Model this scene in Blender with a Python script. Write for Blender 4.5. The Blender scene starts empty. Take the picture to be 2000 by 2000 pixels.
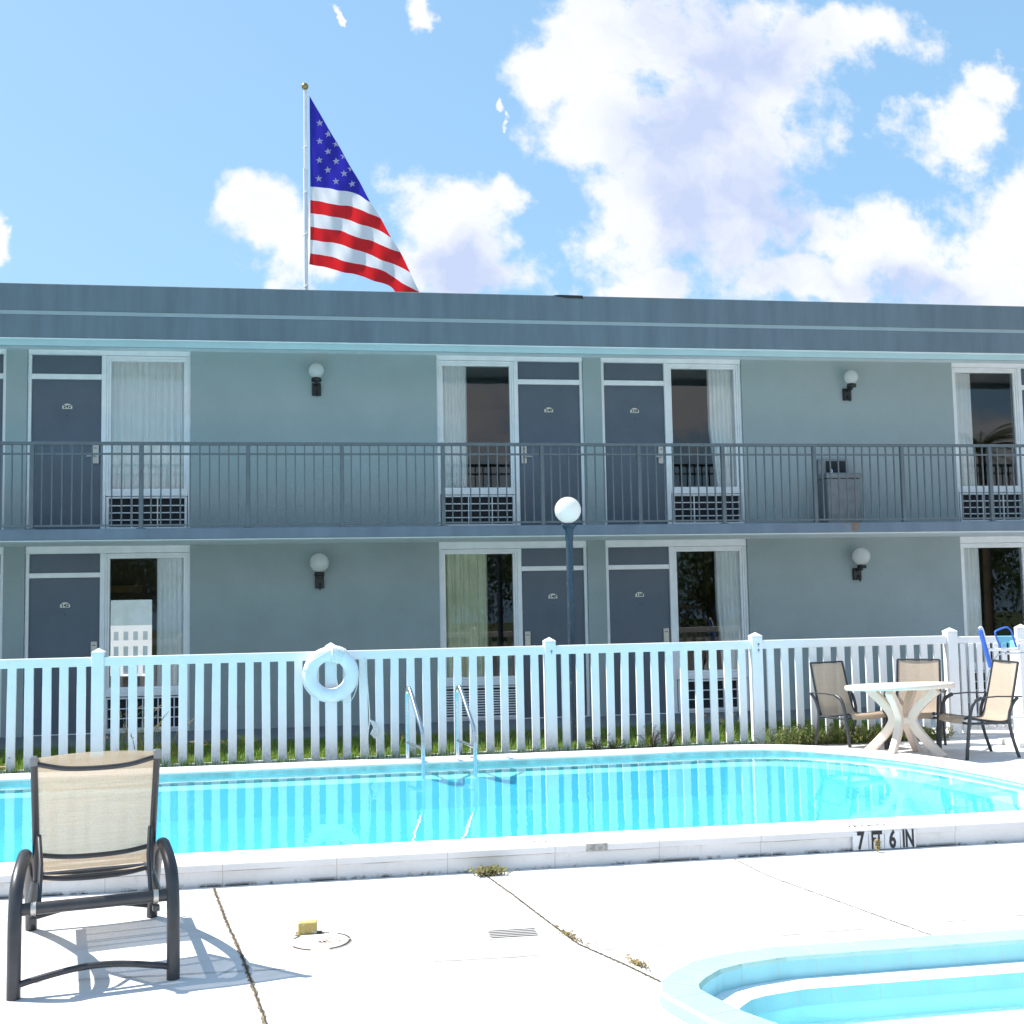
import bpy, bmesh, math, random
from mathutils import Vector, Matrix, noise
random.seed(7)
sc = bpy.context.scene
COL = sc.collection
PI = math.pi
# ---------------------------------------------------------------- camera
cy, sy = math.cos(.1578), math.sin(.1578); cp, sp_ = math.cos(.0784), math.sin(.0784)
F = Vector((sy*cp, cy*cp, sp_)); Rt = Vector((cy, -sy, 0)); Up = Rt.cross(F)
cr, sr = math.cos(-.0192), math.sin(-.0192)
R2 = cr*Rt + sr*Up; U2 = -sr*Rt + cr*Up
cd = bpy.data.cameras.new("camera"); cam = bpy.data.objects.new("camera", cd); COL.objects.link(cam)
m = Matrix.Identity(4)
for i in range(3):
    m[i][0] = R2[i]; m[i][1] = U2[i]; m[i][2] = -F[i]
m[0][3], m[1][3], m[2][3] = 0, 0, 1.767
cam.matrix_world = m
cd.sensor_width = 36; cd.lens = 36*2251.0/2000; cd.clip_end = 3000; cd.clip_start = .05
sc.camera = cam
# ---------------------------------------------------------------- light, exposure
EXPO = 1.08
sc.view_settings.view_transform = 'Standard'; sc.view_settings.look = 'None'
sc.view_settings.gamma = 1; sc.view_settings.exposure = EXPO
sun_dir = Vector((-.70, .27, 1.0)).normalized()
sd = bpy.data.lights.new("sun", 'SUN'); sd.energy = 4.0; sd.angle = math.radians(.5); sd.color = (1, .96, .9)
so = bpy.data.objects.new("sun", sd); COL.objects.link(so)
so.rotation_euler = sun_dir.to_track_quat('Z', 'Y').to_euler(); so.location = (-20, 8, 30)
elev = math.asin(sun_dir.z); azim = math.atan2(sun_dir.x, sun_dir.y)
W = bpy.data.worlds.new("World"); sc.world = W; W.use_nodes = True
nt = W.node_tree; nt.nodes.clear()
class NT:
    def __init__(s, nt): s.nt = nt
    def n(s, t, **k):
        nd = s.nt.nodes.new(t)
        for a, b in k.items(): setattr(nd, a, b)
        return nd
    def put(s, sock, v):
        if isinstance(v, bpy.types.NodeSocket): s.nt.links.new(v, sock)
        elif v is not None:
            if hasattr(sock.default_value, '__len__') and not isinstance(v, (int, float)) and len(v) == 3 and len(sock.default_value) == 4: v = (*v, 1)
            sock.default_value = v
    def m(s, op, a, b=None, c=None, clamp=False):
        nd = s.n('ShaderNodeMath', operation=op); nd.use_clamp = clamp
        for i, v in enumerate((a, b, c)):
            if v is not None: s.put(nd.inputs[i], v)
        return nd.outputs[0]
    def vm(s, op, a, b=None, out=0):
        nd = s.n('ShaderNodeVectorMath', operation=op); s.put(nd.inputs[0], a)
        if b is not None: s.put(nd.inputs[1], b)
        return nd.outputs[out]
    def comb(s, x, y, z=0.0):
        nd = s.n('ShaderNodeCombineXYZ')
        for i, v in enumerate((x, y, z)): s.put(nd.inputs[i], v)
        return nd.outputs[0]
    def sep(s, v):
        nd = s.n('ShaderNodeSeparateXYZ'); s.put(nd.inputs[0], v); return nd.outputs
    def noise(s, vec, scale, detail=4, rough=.55, dist=0, out='Fac'):
        nd = s.n('ShaderNodeTexNoise'); s.put(nd.inputs['Vector'], vec)
        nd.inputs['Scale'].default_value = scale; nd.inputs['Detail'].default_value = detail
        nd.inputs['Roughness'].default_value = rough; nd.inputs['Distortion'].default_value = dist
        return nd.outputs[out]
    def mr(s, v, a, b, c=0., d=1., smooth=False):
        nd = s.n('ShaderNodeMapRange')
        if smooth: nd.interpolation_type = 'SMOOTHSTEP'
        s.put(nd.inputs[0], v)
        for i, q in enumerate((a, b, c, d)): nd.inputs[1+i].default_value = q
        return nd.outputs[0]
    def mix(s, f, a, b, bt='MIX'):
        nd = s.n('ShaderNodeMix', data_type='RGBA', blend_type=bt)
        s.put(nd.inputs[0], f); s.put(nd.inputs[6], a); s.put(nd.inputs[7], b); return nd.outputs[2]
N = NT(nt)
sky = N.n('ShaderNodeTexSky'); sky.sky_type = 'NISHITA'; sky.sun_disc = False
sky.sun_elevation = elev; sky.sun_rotation = azim
sky.air_density = 1.0; sky.dust_density = 1.0; sky.ozone_density = 1.0
tc = N.n('ShaderNodeTexCoord'); d0 = tc.outputs['Generated']
X, Y, Z = N.sep(d0)
ay = N.m('MAXIMUM', N.m('ABSOLUTE', Y), .18)
uv = N.comb(N.m('DIVIDE', X, ay), N.m('DIVIDE', Z, ay), 0)
nz = N.noise(uv, 7.0, 3, .55, out='Color')
warp = N.vm('MULTIPLY', N.vm('SUBTRACT', nz, (.5, .5, .5)), (.10, .10, 0))
nz2 = N.noise(uv, 26.0, 4, .6, out='Color')
warp2 = N.vm('MULTIPLY', N.vm('SUBTRACT', nz2, (.5, .5, .5)), (.045, .045, 0))
uvw = N.vm('ADD', N.vm('ADD', uv, warp), warp2)
ELL = [(-0.052, 0.327, 0.046, 0.039), (-0.024, 0.305, 0.049, 0.034), (-0.074, 0.344, 0.02, 0.021), (0.109, 0.341, 0.049, 0.045), (0.165, 0.374, 0.021, 0.019), (0.118, 0.3, 0.058, 0.026), (0.072, 0.307, 0.027, 0.028), (0.077, 0.522, 0.013, 0.021), (0.017, 0.517, 0.004, 0.006), (0.159, 0.45, 0.005, 0.004), (0.222, 0.492, 0.046, 0.037), (0.288, 0.532, 0.085, 0.055), (0.261, 0.438, 0.059, 0.054), (0.324, 0.421, 0.085, 0.094), (0.293, 0.347, 0.054, 0.053), (0.377, 0.365, 0.076, 0.074), (0.296, 0.295, 0.044, 0.024), (0.372, 0.512, 0.113, 0.065), (0.485, 0.534, 0.079, 0.028), (0.4, 0.449, 0.046, 0.06), (0.512, 0.325, 0.068, 0.042), (0.611, 0.313, 0.092, 0.045), (0.667, 0.36, 0.044, 0.051), (0.454, 0.284, 0.098, 0.022), (0.597, 0.444, 0.05, 0.034), (0.648, 0.497, 0.03, 0.028), (-0.285, 0.300, 0.010, 0.03),
       (.05, .16, .16, .05), (.32, .20, .14, .06), (.62, .13, .2, .045), (.78, .23, .1, .05), (-.2, .10, .12, .04), (1.0, .45, .16, .1), (1.25, .3, .25, .1), (-.6, .4, .12, .08), (-.9, .25, .2, .06), (.1, .9, .2, .12), (.8, .9, .25, .15), (-.5, 1.1, .3, .2)]
SHD = [(0.397, 0.365, 0.076, 0.084), (0.362, 0.522, 0.086, 0.055), (0.33, 0.446, 0.06, 0.059), (0.322, 0.353, 0.03, 0.053), (0.117, 0.299, 0.056, 0.028), (0.557, 0.291, 0.106, 0.025)]
def blobs(L, vec, sm=.25):
    acc = None
    for (a, b, c, e) in L:
        q = N.vm('MULTIPLY', N.vm('SUBTRACT', vec, (a, b, 0)), (1/c, 1/e, 1))
        v = N.m('SUBTRACT', 1.0, N.vm('LENGTH', q, out=1))
        acc = v if acc is None else N.m('SMOOTH_MAX', acc, v, sm)
    return acc
dens = blobs(ELL, uvw)
fb = N.noise(uv, 15.0, 9, .62)
dens = N.m('ADD', dens, N.m('MULTIPLY', N.m('SUBTRACT', fb, .5), 3.0))
mask = N.mr(dens, -.22, .62, 0, 1, True)
sn = N.m('SUBTRACT', N.noise(uvw, 11, 7, .6), .5)
shade = N.mr(N.m('ADD', blobs(SHD, uvw, .3), N.m('MULTIPLY', sn, 3.2)), -.9, 1.3, 0, 1, True)
shade = N.m('MULTIPLY', shade, N.mr(blobs(SHD, uv, .3), -.9, .2, .25, 1))
dens = N.m('ADD', N.m('MULTIPLY', dens, 1.15), .15)
mask = N.mr(dens, -.24, .60, 0, 1, True)
edge = N.mr(N.noise(uvw, 12, 8, .65), .42, .75, 0, .26)
K = 1.0/2**EXPO
ccol = N.mix(N.m('ADD', shade, edge, clamp=True), (1.06*K, 1.07*K, 1.09*K), (.62*K, .71*K, .97*K))
skyc = N.mix(1.0, sky.outputs[0], (.082*1.3, .082*1.22, .082*1.15), 'MULTIPLY')
# thin bright haze of a humid summer sky, stronger towards the horizon
hz = N.mr(Z, .0, .8, .75, .45)
skyc = N.mix(hz, skyc, (.345*K, .70*K, 1.08*K))
fin = N.mix(N.m('MULTIPLY', mask, .96), skyc, ccol)
bg = N.n('ShaderNodeBackground'); N.put(bg.inputs[0], fin); bg.inputs[1].default_value = 1.0
wo = N.n('ShaderNodeOutputWorld'); nt.links.new(bg.outputs[0], wo.inputs[0])
try: W.cycles.sampling_method = 'MANUAL'; W.cycles.sample_map_resolution = 512
except Exception: pass

# ---------------------------------------------------------------- materials
def mat(name, col, rough=.6, var=.0, vscale=3., vcol=None, bump=0., bscale=200., metal=0., spec=.5, stretch=None, detail=5, coat=0.):
    M = bpy.data.materials.new(name); M.use_nodes = True
    g = NT(M.node_tree); b = M.node_tree.nodes['Principled BSDF']
    co = g.n('ShaderNodeTexCoord').outputs['Object']
    b.inputs['Base Color'].default_value = (*col, 1); b.inputs['Roughness'].default_value = rough
    b.inputs['Metallic'].default_value = metal; b.inputs['Specular IOR Level'].default_value = spec
    b.inputs['Coat Weight'].default_value = coat
    if var or vcol:
        v = co if not stretch else g.vm('MULTIPLY', co, stretch)
        f = g.noise(v, vscale, detail, .6)
        c2 = vcol or tuple(max(0, c*(1-var)) for c in col)
        c1 = col if vcol else tuple(min(1, c*(1+var)) for c in col)
        g.put(b.inputs['Base Color'], g.mix(g.mr(f, .32, .68), c1, c2))
    if bump:
        bn = g.n('ShaderNodeBump'); bn.inputs['Strength'].default_value = 1; bn.inputs['Distance'].default_value = bump
        g.put(bn.inputs['Height'], g.noise(co, bscale, 3, .6)); g.put(b.inputs['Normal'], bn.outputs[0])
    return M
def tools(M): return NT(M.node_tree), M.node_tree.nodes['Principled BSDF']
MT = {}
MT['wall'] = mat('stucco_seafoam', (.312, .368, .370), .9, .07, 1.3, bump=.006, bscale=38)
MT['wall_up'] = mat('stucco_bounce_tint', (.345, .408, .412), .9, .05, 1.5, bump=.006, bscale=38)  # pool light put into the colour: wall stucco again, lighter and greener
MT['fascia'] = mat('stucco_slate', (.138, .178, .207), .85, .12, 2.0, bump=.003, bscale=50, stretch=(3, 3, .35))
MT['slab'] = mat('slab_edge_blue', (.165, .205, .255), .8, .13, 2.0, bump=.002, bscale=50, stretch=(2, 2, .4))
g, b = tools(MT['slab'])
co = g.n('ShaderNodeTexCoord').outputs['Object']; x, y, z = g.sep(co)
f = g.m('MULTIPLY', g.mr(g.vm('LENGTH', g.vm('MULTIPLY', g.vm('SUBTRACT', co, (7.16, 15.05, 2.77)), (7.0, 1, 7.0)), out=1), .35, 1.05, 1, 0), g.mr(g.noise(co, 12, 4), .35, .6))
prev = b.inputs['Base Color'].links[0].from_socket
g.put(b.inputs['Base Color'], g.mix(g.m('MULTIPLY', f, 1.6, clamp=True), prev, (.22, .12, .045)))
MT['trimlight'] = mat('stripe_pale_blue', (.31, .38, .40), .8, .05, 2)
MT['soffit'] = mat('soffit_pale', (.80, .86, .87), .8, .04, 2)
MT['door'] = mat('door_slate', (.10, .124, .158), .5, .08, 2.5)
MT['frame'] = mat('frame_white', (.84, .85, .86), .5, .05, 6)
MT['rail'] = mat('railing_grey', (.12, .14, .15), .5, .12, 8)
MT['grille'] = mat('grille_white', (.78, .79, .80), .5, .06, 9)
MT['dark'] = mat('dark_recess', (.02, .024, .03), .8)
MT['room'] = mat('room_dark', (.26, .22, .20), .9)
MT['steel'] = mat('steel', (.62, .64, .66), .22, .06, 12, metal=1)
MT['greysteel'] = mat('fountain_steel', (.25, .26, .27), .4, .15, 6, metal=.6)
MT['plate'] = mat('number_plate', (.75, .72, .62), .5)
MT['ink'] = mat('ink', (.02, .02, .02), .6)
MT['lock'] = mat('lock_metal', (.55, .52, .47), .35, .08, 20, metal=.5)
MT['globe'] = mat('opal_globe', (.90, .90, .88), .25)
MT['black'] = mat('black_paint', (.015, .016, .018), .45)
MT['post'] = mat('lamp_post_paint', (.03, .055, .085), .5, .3, 14, stretch=(1, 1, .3))
g, b = tools(MT['post']); co = g.n('ShaderNodeTexCoord').outputs['Object']
prev = b.inputs['Base Color'].links[0].from_socket
g.put(b.inputs['Base Color'], g.mix(g.mr(g.noise(co, 22, 5, .7), .60, .66), prev, (.16, .18, .18)))
MT['vinyl'] = mat('white_vinyl', (.89, .87, .855), .42, .025, 5)
g, b = tools(MT['vinyl']); co = g.n('ShaderNodeTexCoord').outputs['Object']; x, y, z = g.sep(co)
prev = b.inputs['Base Color'].links[0].from_socket
f = g.m('ADD', g.m('MULTIPLY', g.mr(z, .10, .34, 1.3, 0), g.mr(g.noise(co, 26, 5, .7), .42, .68)), g.mr(g.noise(g.vm('MULTIPLY', co, (14, 14, 2.5)), 1, 5, .75), .62, .80, 0, .35), clamp=True)
g.put(b.inputs['Base Color'], g.mix(g.m('MULTIPLY', f, .5), prev, (.42, .36, .26)))
MT['ring'] = mat('life_ring_white', (.84, .82, .86), .45, .04, 9)
MT['rope'] = mat('rope_white', (.80, .80, .77), .9, .15, 60)
MT['anod'] = mat('dark_anodised', (.055, .056, .060), .36, .15, 10, metal=.35)
MT['plast'] = mat('cream_plastic', (.84, .67, .55), .45, .05, 5)
MT['brass'] = mat('brass_ball', (.42, .30, .12), .35, .1, 20, metal=.9)
MT['pole'] = mat('flagpole_white', (.72, .74, .76), .4, .05, 6)
MT['blue'] = mat('blue_plastic', (.05, .16, .62), .4, .08, 6)
MT['yellow'] = mat('worn_yellow_paint', (.52, .40, .13), .7)
g, b = tools(MT['yellow']); co = g.n('ShaderNodeTexCoord').outputs['Object']
g.put(b.inputs['Base Color'], g.mix(g.mr(g.noise(co, 34, 5, .7), .56, .62), (.50, .39, .12), (.62, .60, .55)))
MT['curtain'] = mat('curtain_mint', (.93, .96, .95), .9, .03, 3)
MT['curtain2'] = mat('curtain_sage', (.70, .72, .52), .9, .1, 3)
MT['headboard'] = mat('wood_lit', (.62, .45, .22), .5)
for k in ('curtain', 'curtain2', 'globe'):
    M = MT[k]; g, b = tools(M)
    tr = g.n('ShaderNodeBsdfTranslucent'); tr.inputs[0].default_value = (.6, .72, .68, 1)
    ms = g.n('ShaderNodeMixShader'); ms.inputs[0].default_value = .10 if k != 'globe' else .55
    if k == 'globe': tr.inputs[0].default_value = (.9, .9, .88, 1)
    M.node_tree.links.new(b.outputs[0], ms.inputs[1]); M.node_tree.links.new(tr.outputs[0], ms.inputs[2])
    M.node_tree.links.new(ms.outputs[0], M.node_tree.nodes['Material Output'].inputs[0])
# window glass: real reflection by angle, the rest passes through
def glassmat(name, tint, ior=1.5, boost=1.5, rough=0.0):
    M = bpy.data.materials.new(name); M.use_nodes = True; M.node_tree.nodes.clear(); g = NT(M.node_tree)
    fr = g.n('ShaderNodeFresnel'); fr.inputs[0].default_value = ior
    gl = g.n('ShaderNodeBsdfGlossy'); gl.inputs['Roughness'].default_value = rough; gl.inputs[0].default_value = (1, 1, 1, 1)
    tr = g.n('ShaderNodeBsdfTransparent'); tr.inputs[0].default_value = (*tint, 1)
    ms = g.n('ShaderNodeMixShader'); g.put(ms.inputs[0], g.m('MULTIPLY', fr.outputs[0], boost, clamp=True))
    M.node_tree.links.new(tr.outputs[0], ms.inputs[1]); M.node_tree.links.new(gl.outputs[0], ms.inputs[2])
    o = g.n('ShaderNodeOutputMaterial'); M.node_tree.links.new(ms.outputs[0], o.inputs[0])
    return M, g, gl, fr
MT['glass'], g, gl, fr = glassmat('window_glass', (.96, .98, .98), 1.5, 1.7)
MT['water'], g, gl, fr = glassmat('pool_water', (.475, .895, .965), 1.333, 1.0)
co = g.n('ShaderNodeTexCoord').outputs['Object']
bn = g.n('ShaderNodeBump'); bn.inputs['Strength'].default_value = 1; bn.inputs['Distance'].default_value = .0016
h = g.m('ADD', g.noise(co, 4.5, 2, .5), g.m('MULTIPLY', g.noise(co, 17, 2, .5), .12))
g.put(bn.inputs['Height'], h); g.put(gl.inputs['Normal'], bn.outputs[0]); g.put(fr.inputs['Normal'], bn.outputs[0])
MT['water2'], g, gl, fr = glassmat('wading_water', (.84, .98, 1.0), 1.333, 1.0)
co = g.n('ShaderNodeTexCoord').outputs['Object']
bn = g.n('ShaderNodeBump'); bn.inputs['Strength'].default_value = 1; bn.inputs['Distance'].default_value = .008
g.put(bn.inputs['Height'], g.noise(co, 22, 4, .6)); g.put(gl.inputs['Normal'], bn.outputs[0])
MT['basin'] = mat('basin_paint', (.255, .57, .69), .7, .04, 2)
MT['ledge'] = mat('ledge_white', (.82, .88, .88), .7, .04, 3)
MT['tile'] = mat('waterline_tile', (.46, .54, .53), .4, .2, 9)
MT['aqua'] = mat('aqua_coping', (.31, .50, .475), .7, .07, 6)
MT['aqua2'] = mat('aqua_wall', (.34, .64, .70), .7, .06, 6)
# concrete deck
def concrete(name, col, dirt=(.44, .40, .35), amt=.35):
    M = mat(name, col, .85, .06, 1.3, bump=.002, bscale=120); g, b = tools(M)
    co = g.n('ShaderNodeTexCoord').outputs['Object']; prev = b.inputs['Base Color'].links[0].from_socket
    f = g.m('MULTIPLY', g.mr(g.noise(g.vm('MULTIPLY', co, (1, 2.2, 1)), 2.2, 8, .7), .50, .78), amt)
    f2 = g.m('MULTIPLY', g.mr(g.noise(co, 75, 3, .6), .68, .78), .5)
    g.put(b.inputs['Base Color'], g.mix(g.m('MAXIMUM', f, f2), prev, dirt))
    return M
MT['deck'] = concrete('painted_deck', (.66, .65, .645), (.40, .37, .33), .55)
g, b = tools(MT['deck']); co = g.n('ShaderNodeTexCoord').outputs['Object']; prev = b.inputs['Base Color'].links[0].from_socket
f = g.m('MULTIPLY', g.mr(g.vm('LENGTH', g.vm('MULTIPLY', g.vm('SUBTRACT', co, (-.27, 6.36, 0)), (4.2, 9, 1)), out=1), .1, 1.0, 1, 0), g.mr(g.noise(co, 14, 5), .35, .65))
st = g.mr(g.noise(g.vm('MULTIPLY', co, (.8, 9, 1)), 3.0, 7, .75), .60, .74, 0, .5)
g.put(b.inputs['Base Color'], g.mix(g.m('MULTIPLY', f, .8), g.mix(st, prev, (.46, .43, .40)), (.46, .32, .23)))
MT['walk'] = concrete('walkway', (.17, .19, .21), (.1, .1, .1))
MT['coping'] = concrete('coping_paint', (.74, .715, .70), (.40, .36, .31), .25)
g, b = tools(MT['coping']); co = g.n('ShaderNodeTexCoord').outputs['Object']; x, y, z = g.sep(co)
prev = b.inputs['Base Color'].links[0].from_socket
fx = g.m('FRACT', g.m('DIVIDE', g.m('ADD', x, 20.13), .72))
jl = g.m('LESS_THAN', fx, .008)
yl = g.m('LESS_THAN', y, 12.6)
crv = g.m('ABSOLUTE', g.m('SUBTRACT', z, g.m('ADD', .092, g.m('MULTIPLY', g.noise(co, 6, 4), .006))))
cr_ = g.m('MULTIPLY', g.m('LESS_THAN', crv, .0035), g.mr(g.noise(g.vm('ADD', co, (3, 0, 0)), 1.6, 4, .7), .42, .58))
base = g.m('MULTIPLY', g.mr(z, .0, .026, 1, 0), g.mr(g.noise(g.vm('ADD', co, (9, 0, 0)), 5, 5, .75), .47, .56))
stn = g.m('MULTIPLY', g.m('MULTIPLY', g.mr(z, .02, .095), g.m('LESS_THAN', z, .096)), g.m('MULTIPLY', g.mr(g.noise(g.vm('MULTIPLY', co, (5, 1, .8)), 1.5, 5, .7), .56, .72), .45))
c1 = g.mix(g.m('MULTIPLY', jl, .55), prev, (.40, .30, .25))
c1 = g.mix(stn, c1, (.30, .28, .24))
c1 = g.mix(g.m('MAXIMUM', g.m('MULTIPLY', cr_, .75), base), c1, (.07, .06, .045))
g.put(b.inputs['Base Color'], c1)
MT['crack'] = mat('crack_dirt', (.34, .27, .18), .95, .5, 22, (.07, .055, .035))
MT['slot'] = mat('slot_dark', (.05, .04, .03), .95)
MT['joint'] = mat('joint_grey', (.24, .23, .22), .95, .2, 14)
MT['stain'] = mat('manhole_concrete', (.60, .56, .52), .9, .2, 20, (.44, .37, .31))
MT['soil'] = mat('soil', (.10, .09, .05), .95, .3, 6)
MT['lawn'] = mat('lawn_base', (.055, .085, .02), .95, .3, 3, (.09, .10, .03))
def leafmat(name, a, b_, scale=3):
    M = mat(name, a, .6, 0, scale, b_); g, b = tools(M)
    tr = g.n('ShaderNodeBsdfTranslucent'); tr.inputs[0].default_value = (a[0]*1.4, a[1]*1.5, a[2], 1)
    ms = g.n('ShaderNodeMixShader'); ms.inputs[0].default_value = .35
    M.node_tree.links.new(b.outputs[0], ms.inputs[1]); M.node_tree.links.new(tr.outputs[0], ms.inputs[2])
    M.node_tree.links.new(ms.outputs[0], M.node_tree.nodes['Material Output'].inputs[0])
    return M
MT['grass'] = leafmat('grass_blades', (.13, .26, .03), (.30, .34, .06), 2.5)
MT['weed'] = leafmat('weed_green', (.16, .22, .06), (.30, .26, .10), 9)
MT['dry'] = leafmat('dry_stalks', (.42, .33, .18), (.25, .17, .09), 9)
MT['brown'] = leafmat('dead_weed', (.16, .10, .05), (.10, .05, .03), 9)
MT['pinkweed'] = leafmat('succulent', (.26, .30, .10), (.36, .18, .14), 30)
MT['leaf'] = leafmat('tree_leaf', (.05, .09, .02), (.07, .10, .03), .6)
MT['bark'] = mat('bark', (.12, .09, .06), .9, .3, 8)
# woven sling fabric
def sling(name, col, c2, see=.10):
    M = bpy.data.materials.new(name); M.use_nodes = True; g = NT(M.node_tree); b = M.node_tree.nodes['Principled BSDF']
    co = g.n('ShaderNodeTexCoord').outputs['Object']
    a = g.noise(g.vm('MULTIPLY', co, (190, 190, 5)), 1, 3, .6); c = g.noise(g.vm('MULTIPLY', co, (5, 5, 190)), 1, 3, .6)
    f = g.mr(g.m('ADD', a, c), .70, 1.30)
    colr = g.mix(f, col, c2); g.put(b.inputs['Base Color'], colr); b.inputs['Roughness'].default_value = .8
    tr = g.n('ShaderNodeBsdfTranslucent'); g.put(tr.inputs[0], colr)
    ms = g.n('ShaderNodeMixShader'); ms.inputs[0].default_value = .38
    tp = g.n('ShaderNodeBsdfTransparent'); m2 = g.n('ShaderNodeMixShader'); m2.inputs[0].default_value = see
    L = M.node_tree.links
    L.new(b.outputs[0], ms.inputs[1]); L.new(tr.outputs[0], ms.inputs[2]); L.new(ms.outputs[0], m2.inputs[1]); L.new(tp.outputs[0], m2.inputs[2])
    L.new(m2.outputs[0], M.node_tree.nodes['Material Output'].inputs[0])
    return M
MT['sling'] = sling('sling_tan', (.61, .48, .345), (.43, .37, .28), .13)
MT['sling2'] = sling('sling_beige', (.62, .50, .38), (.50, .40, .31), .06)
MT['mesh'] = glassmat('blue_mesh', (.25, .62, .85), 1.3, 1.0)[0]
def cloth(name, col, tr_):
    M = mat(name, col, .7, .06, 3); g, b = tools(M)
    tr = g.n('ShaderNodeBsdfTranslucent'); tr.inputs[0].default_value = (*col, 1)
    ms = g.n('ShaderNodeMixShader'); ms.inputs[0].default_value = tr_; L = M.node_tree.links
    L.new(b.outputs[0], ms.inputs[1]); L.new(tr.outputs[0], ms.inputs[2]); L.new(ms.outputs[0], M.node_tree.nodes['Material Output'].inputs[0])
    return M
MT['fred'] = cloth('flag_red', (.62, .015, .02), .5); MT['fwhite'] = cloth('flag_white', (.72, .74, .78), .5)
MT['fblue'] = cloth('flag_blue', (.025, .022, .36), .5); MT['fstar'] = cloth('flag_star', (.60, .62, .72), .4)

# ---------------------------------------------------------------- mesh helpers
class MB:
    def __init__(s): s.v = []; s.f = []; s.sm = []; s.mi = []; s.cur = 0
    def add(s, vs, fs, smooth=False):
        o = len(s.v); s.v += [tuple(q) for q in vs]
        for f in fs: s.f.append(tuple(o+i for i in f)); s.sm.append(smooth); s.mi.append(s.cur)
        return s
    def box(s, x0, x1, y0, y1, z0, z1):
        vs = [(x, y, z) for x in (x0, x1) for y in (y0, y1) for z in (z0, z1)]
        return s.add(vs, [(0, 1, 3, 2), (4, 6, 7, 5), (0, 4, 5, 1), (2, 3, 7, 6), (0, 2, 6, 4), (1, 5, 7, 3)])
    def tube(s, pts, r, n=8, cap=True, flat=1.0, side=None):
        P = [Vector(p) for p in pts]; k = len(P)
        R = r if isinstance(r, (list, tuple)) else [r]*k
        T = [(P[min(i+1, k-1)]-P[max(i-1, 0)]).normalized() for i in range(k)]
        if side: a = Vector(side); a = (a - T[0]*a.dot(T[0])).normalized()
        else:
            a = Vector((0, 0, 1)) if abs(T[0].z) < .9 else Vector((1, 0, 0)); a = (a - T[0]*a.dot(T[0])).normalized()
        vs = []; fs = []
        for i in range(k):
            a = (a - T[i]*a.dot(T[i])).normalized(); b_ = T[i].cross(a)
            for j in range(n):
                t = 2*PI*j/n; vs.append(P[i] + a*math.cos(t)*R[i] + b_*math.sin(t)*R[i]*flat)
        for i in range(k-1):
            for j in range(n): fs.append((i*n+j, i*n+(j+1) % n, (i+1)*n+(j+1) % n, (i+1)*n+j))
        s.add(vs, fs, True)
        if cap:
            s.add(vs[:n], [tuple(range(n))[::-1]]); s.add(vs[-n:], [tuple(range(n))])
        return s
    def lathe(s, c, prof, n=20, ax=None):
        vs = []; fs = []; c = Vector(c)
        for (r, z) in prof:
            for j in range(n): t = 2*PI*j/n; vs.append(c+Vector((r*math.cos(t), r*math.sin(t), z)))
        for i in range(len(prof)-1):
            for j in range(n): fs.append((i*n+j, i*n+(j+1) % n, (i+1)*n+(j+1) % n, (i+1)*n+j))
        return s.add(vs, fs, True)
    def sphere(s, c, r, n=20, m_=12):
        return s.lathe(c, [(max(1e-4, r*math.sin(PI*i/m_)), -r*math.cos(PI*i/m_)) for i in range(m_+1)], n)
    def build(s, name, mats, parent=None, bevel=0, seg=1, recalc=True):
        me = bpy.data.meshes.new(name); me.from_pydata(s.v, [], s.f)
        for mm in (mats if isinstance(mats, list) else [mats]): me.materials.append(mm)
        me.polygons.foreach_set('use_smooth', s.sm); me.polygons.foreach_set('material_index', s.mi)
        bm = bmesh.new(); bm.from_mesh(me); 
        if recalc: bmesh.ops.recalc_face_normals(bm, faces=bm.faces)
        bm.to_mesh(me); bm.free()
        o = bpy.data.objects.new(name, me); COL.objects.link(o); o.parent = parent
        if bevel:
            q = o.modifiers.new('bevel', 'BEVEL'); q.width = bevel; q.segments = seg; q.limit_method = 'ANGLE'
        return o
def smooth_path(pts, n=5):
    P = [Vector(p) for p in pts]; out = []
    for i in range(len(P)-1):
        a = P[max(i-1, 0)]; b_ = P[i]; c = P[i+1]; d = P[min(i+2, len(P)-1)]
        for k in range(n):
            t = k/n
            out.append(.5*((2*b_)+(c-a)*t+(2*a-5*b_+4*c-d)*t*t+(3*b_-a-3*c+d)*t**3))
    out.append(P[-1]); return out
def empty(name, loc=(0, 0, 0), rz=0):
    o = bpy.data.objects.new(name, None); COL.objects.link(o); o.location = loc; o.rotation_euler = (0, 0, rz)
    o.empty_display_size = .1; return o
def tag(o, label, cat, group=None):
    o['label'] = label; o['category'] = cat
    if group: o['group'] = group
    return o
def struct(o): o['kind'] = 'structure'; return o
def copy_tree(o, parent=None):
    c = o.copy(); COL.objects.link(c); c.parent = parent
    for ch in list(o.children): copy_tree(ch, c)
    return c
def text(body, size, mtl, name, parent, M, sx=1., bold=0., depth=.001):
    cu = bpy.data.curves.new('t', 'FONT'); cu.body = body; cu.size = size; cu.align_x = 'CENTER'; cu.align_y = 'CENTER'
    cu.offset = bold; cu.extrude = depth; cu.resolution_u = 3
    t = bpy.data.objects.new('t', cu); COL.objects.link(t)
    dg = bpy.context.evaluated_depsgraph_get(); me = bpy.data.meshes.new_from_object(t.evaluated_get(dg))
    bpy.data.objects.remove(t); me.transform(Matrix.Diagonal((sx, 1, 1, 1))); me.transform(M)
    me.materials.clear(); me.materials.append(mtl)
    o = bpy.data.objects.new(name, me); COL.objects.link(o); o.parent = parent; return o
def facing(x, y, z):   # text on a wall that faces -Y
    return Matrix.Translation((x, y, z)) @ Matrix.Rotation(PI/2, 4, 'X')

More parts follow.
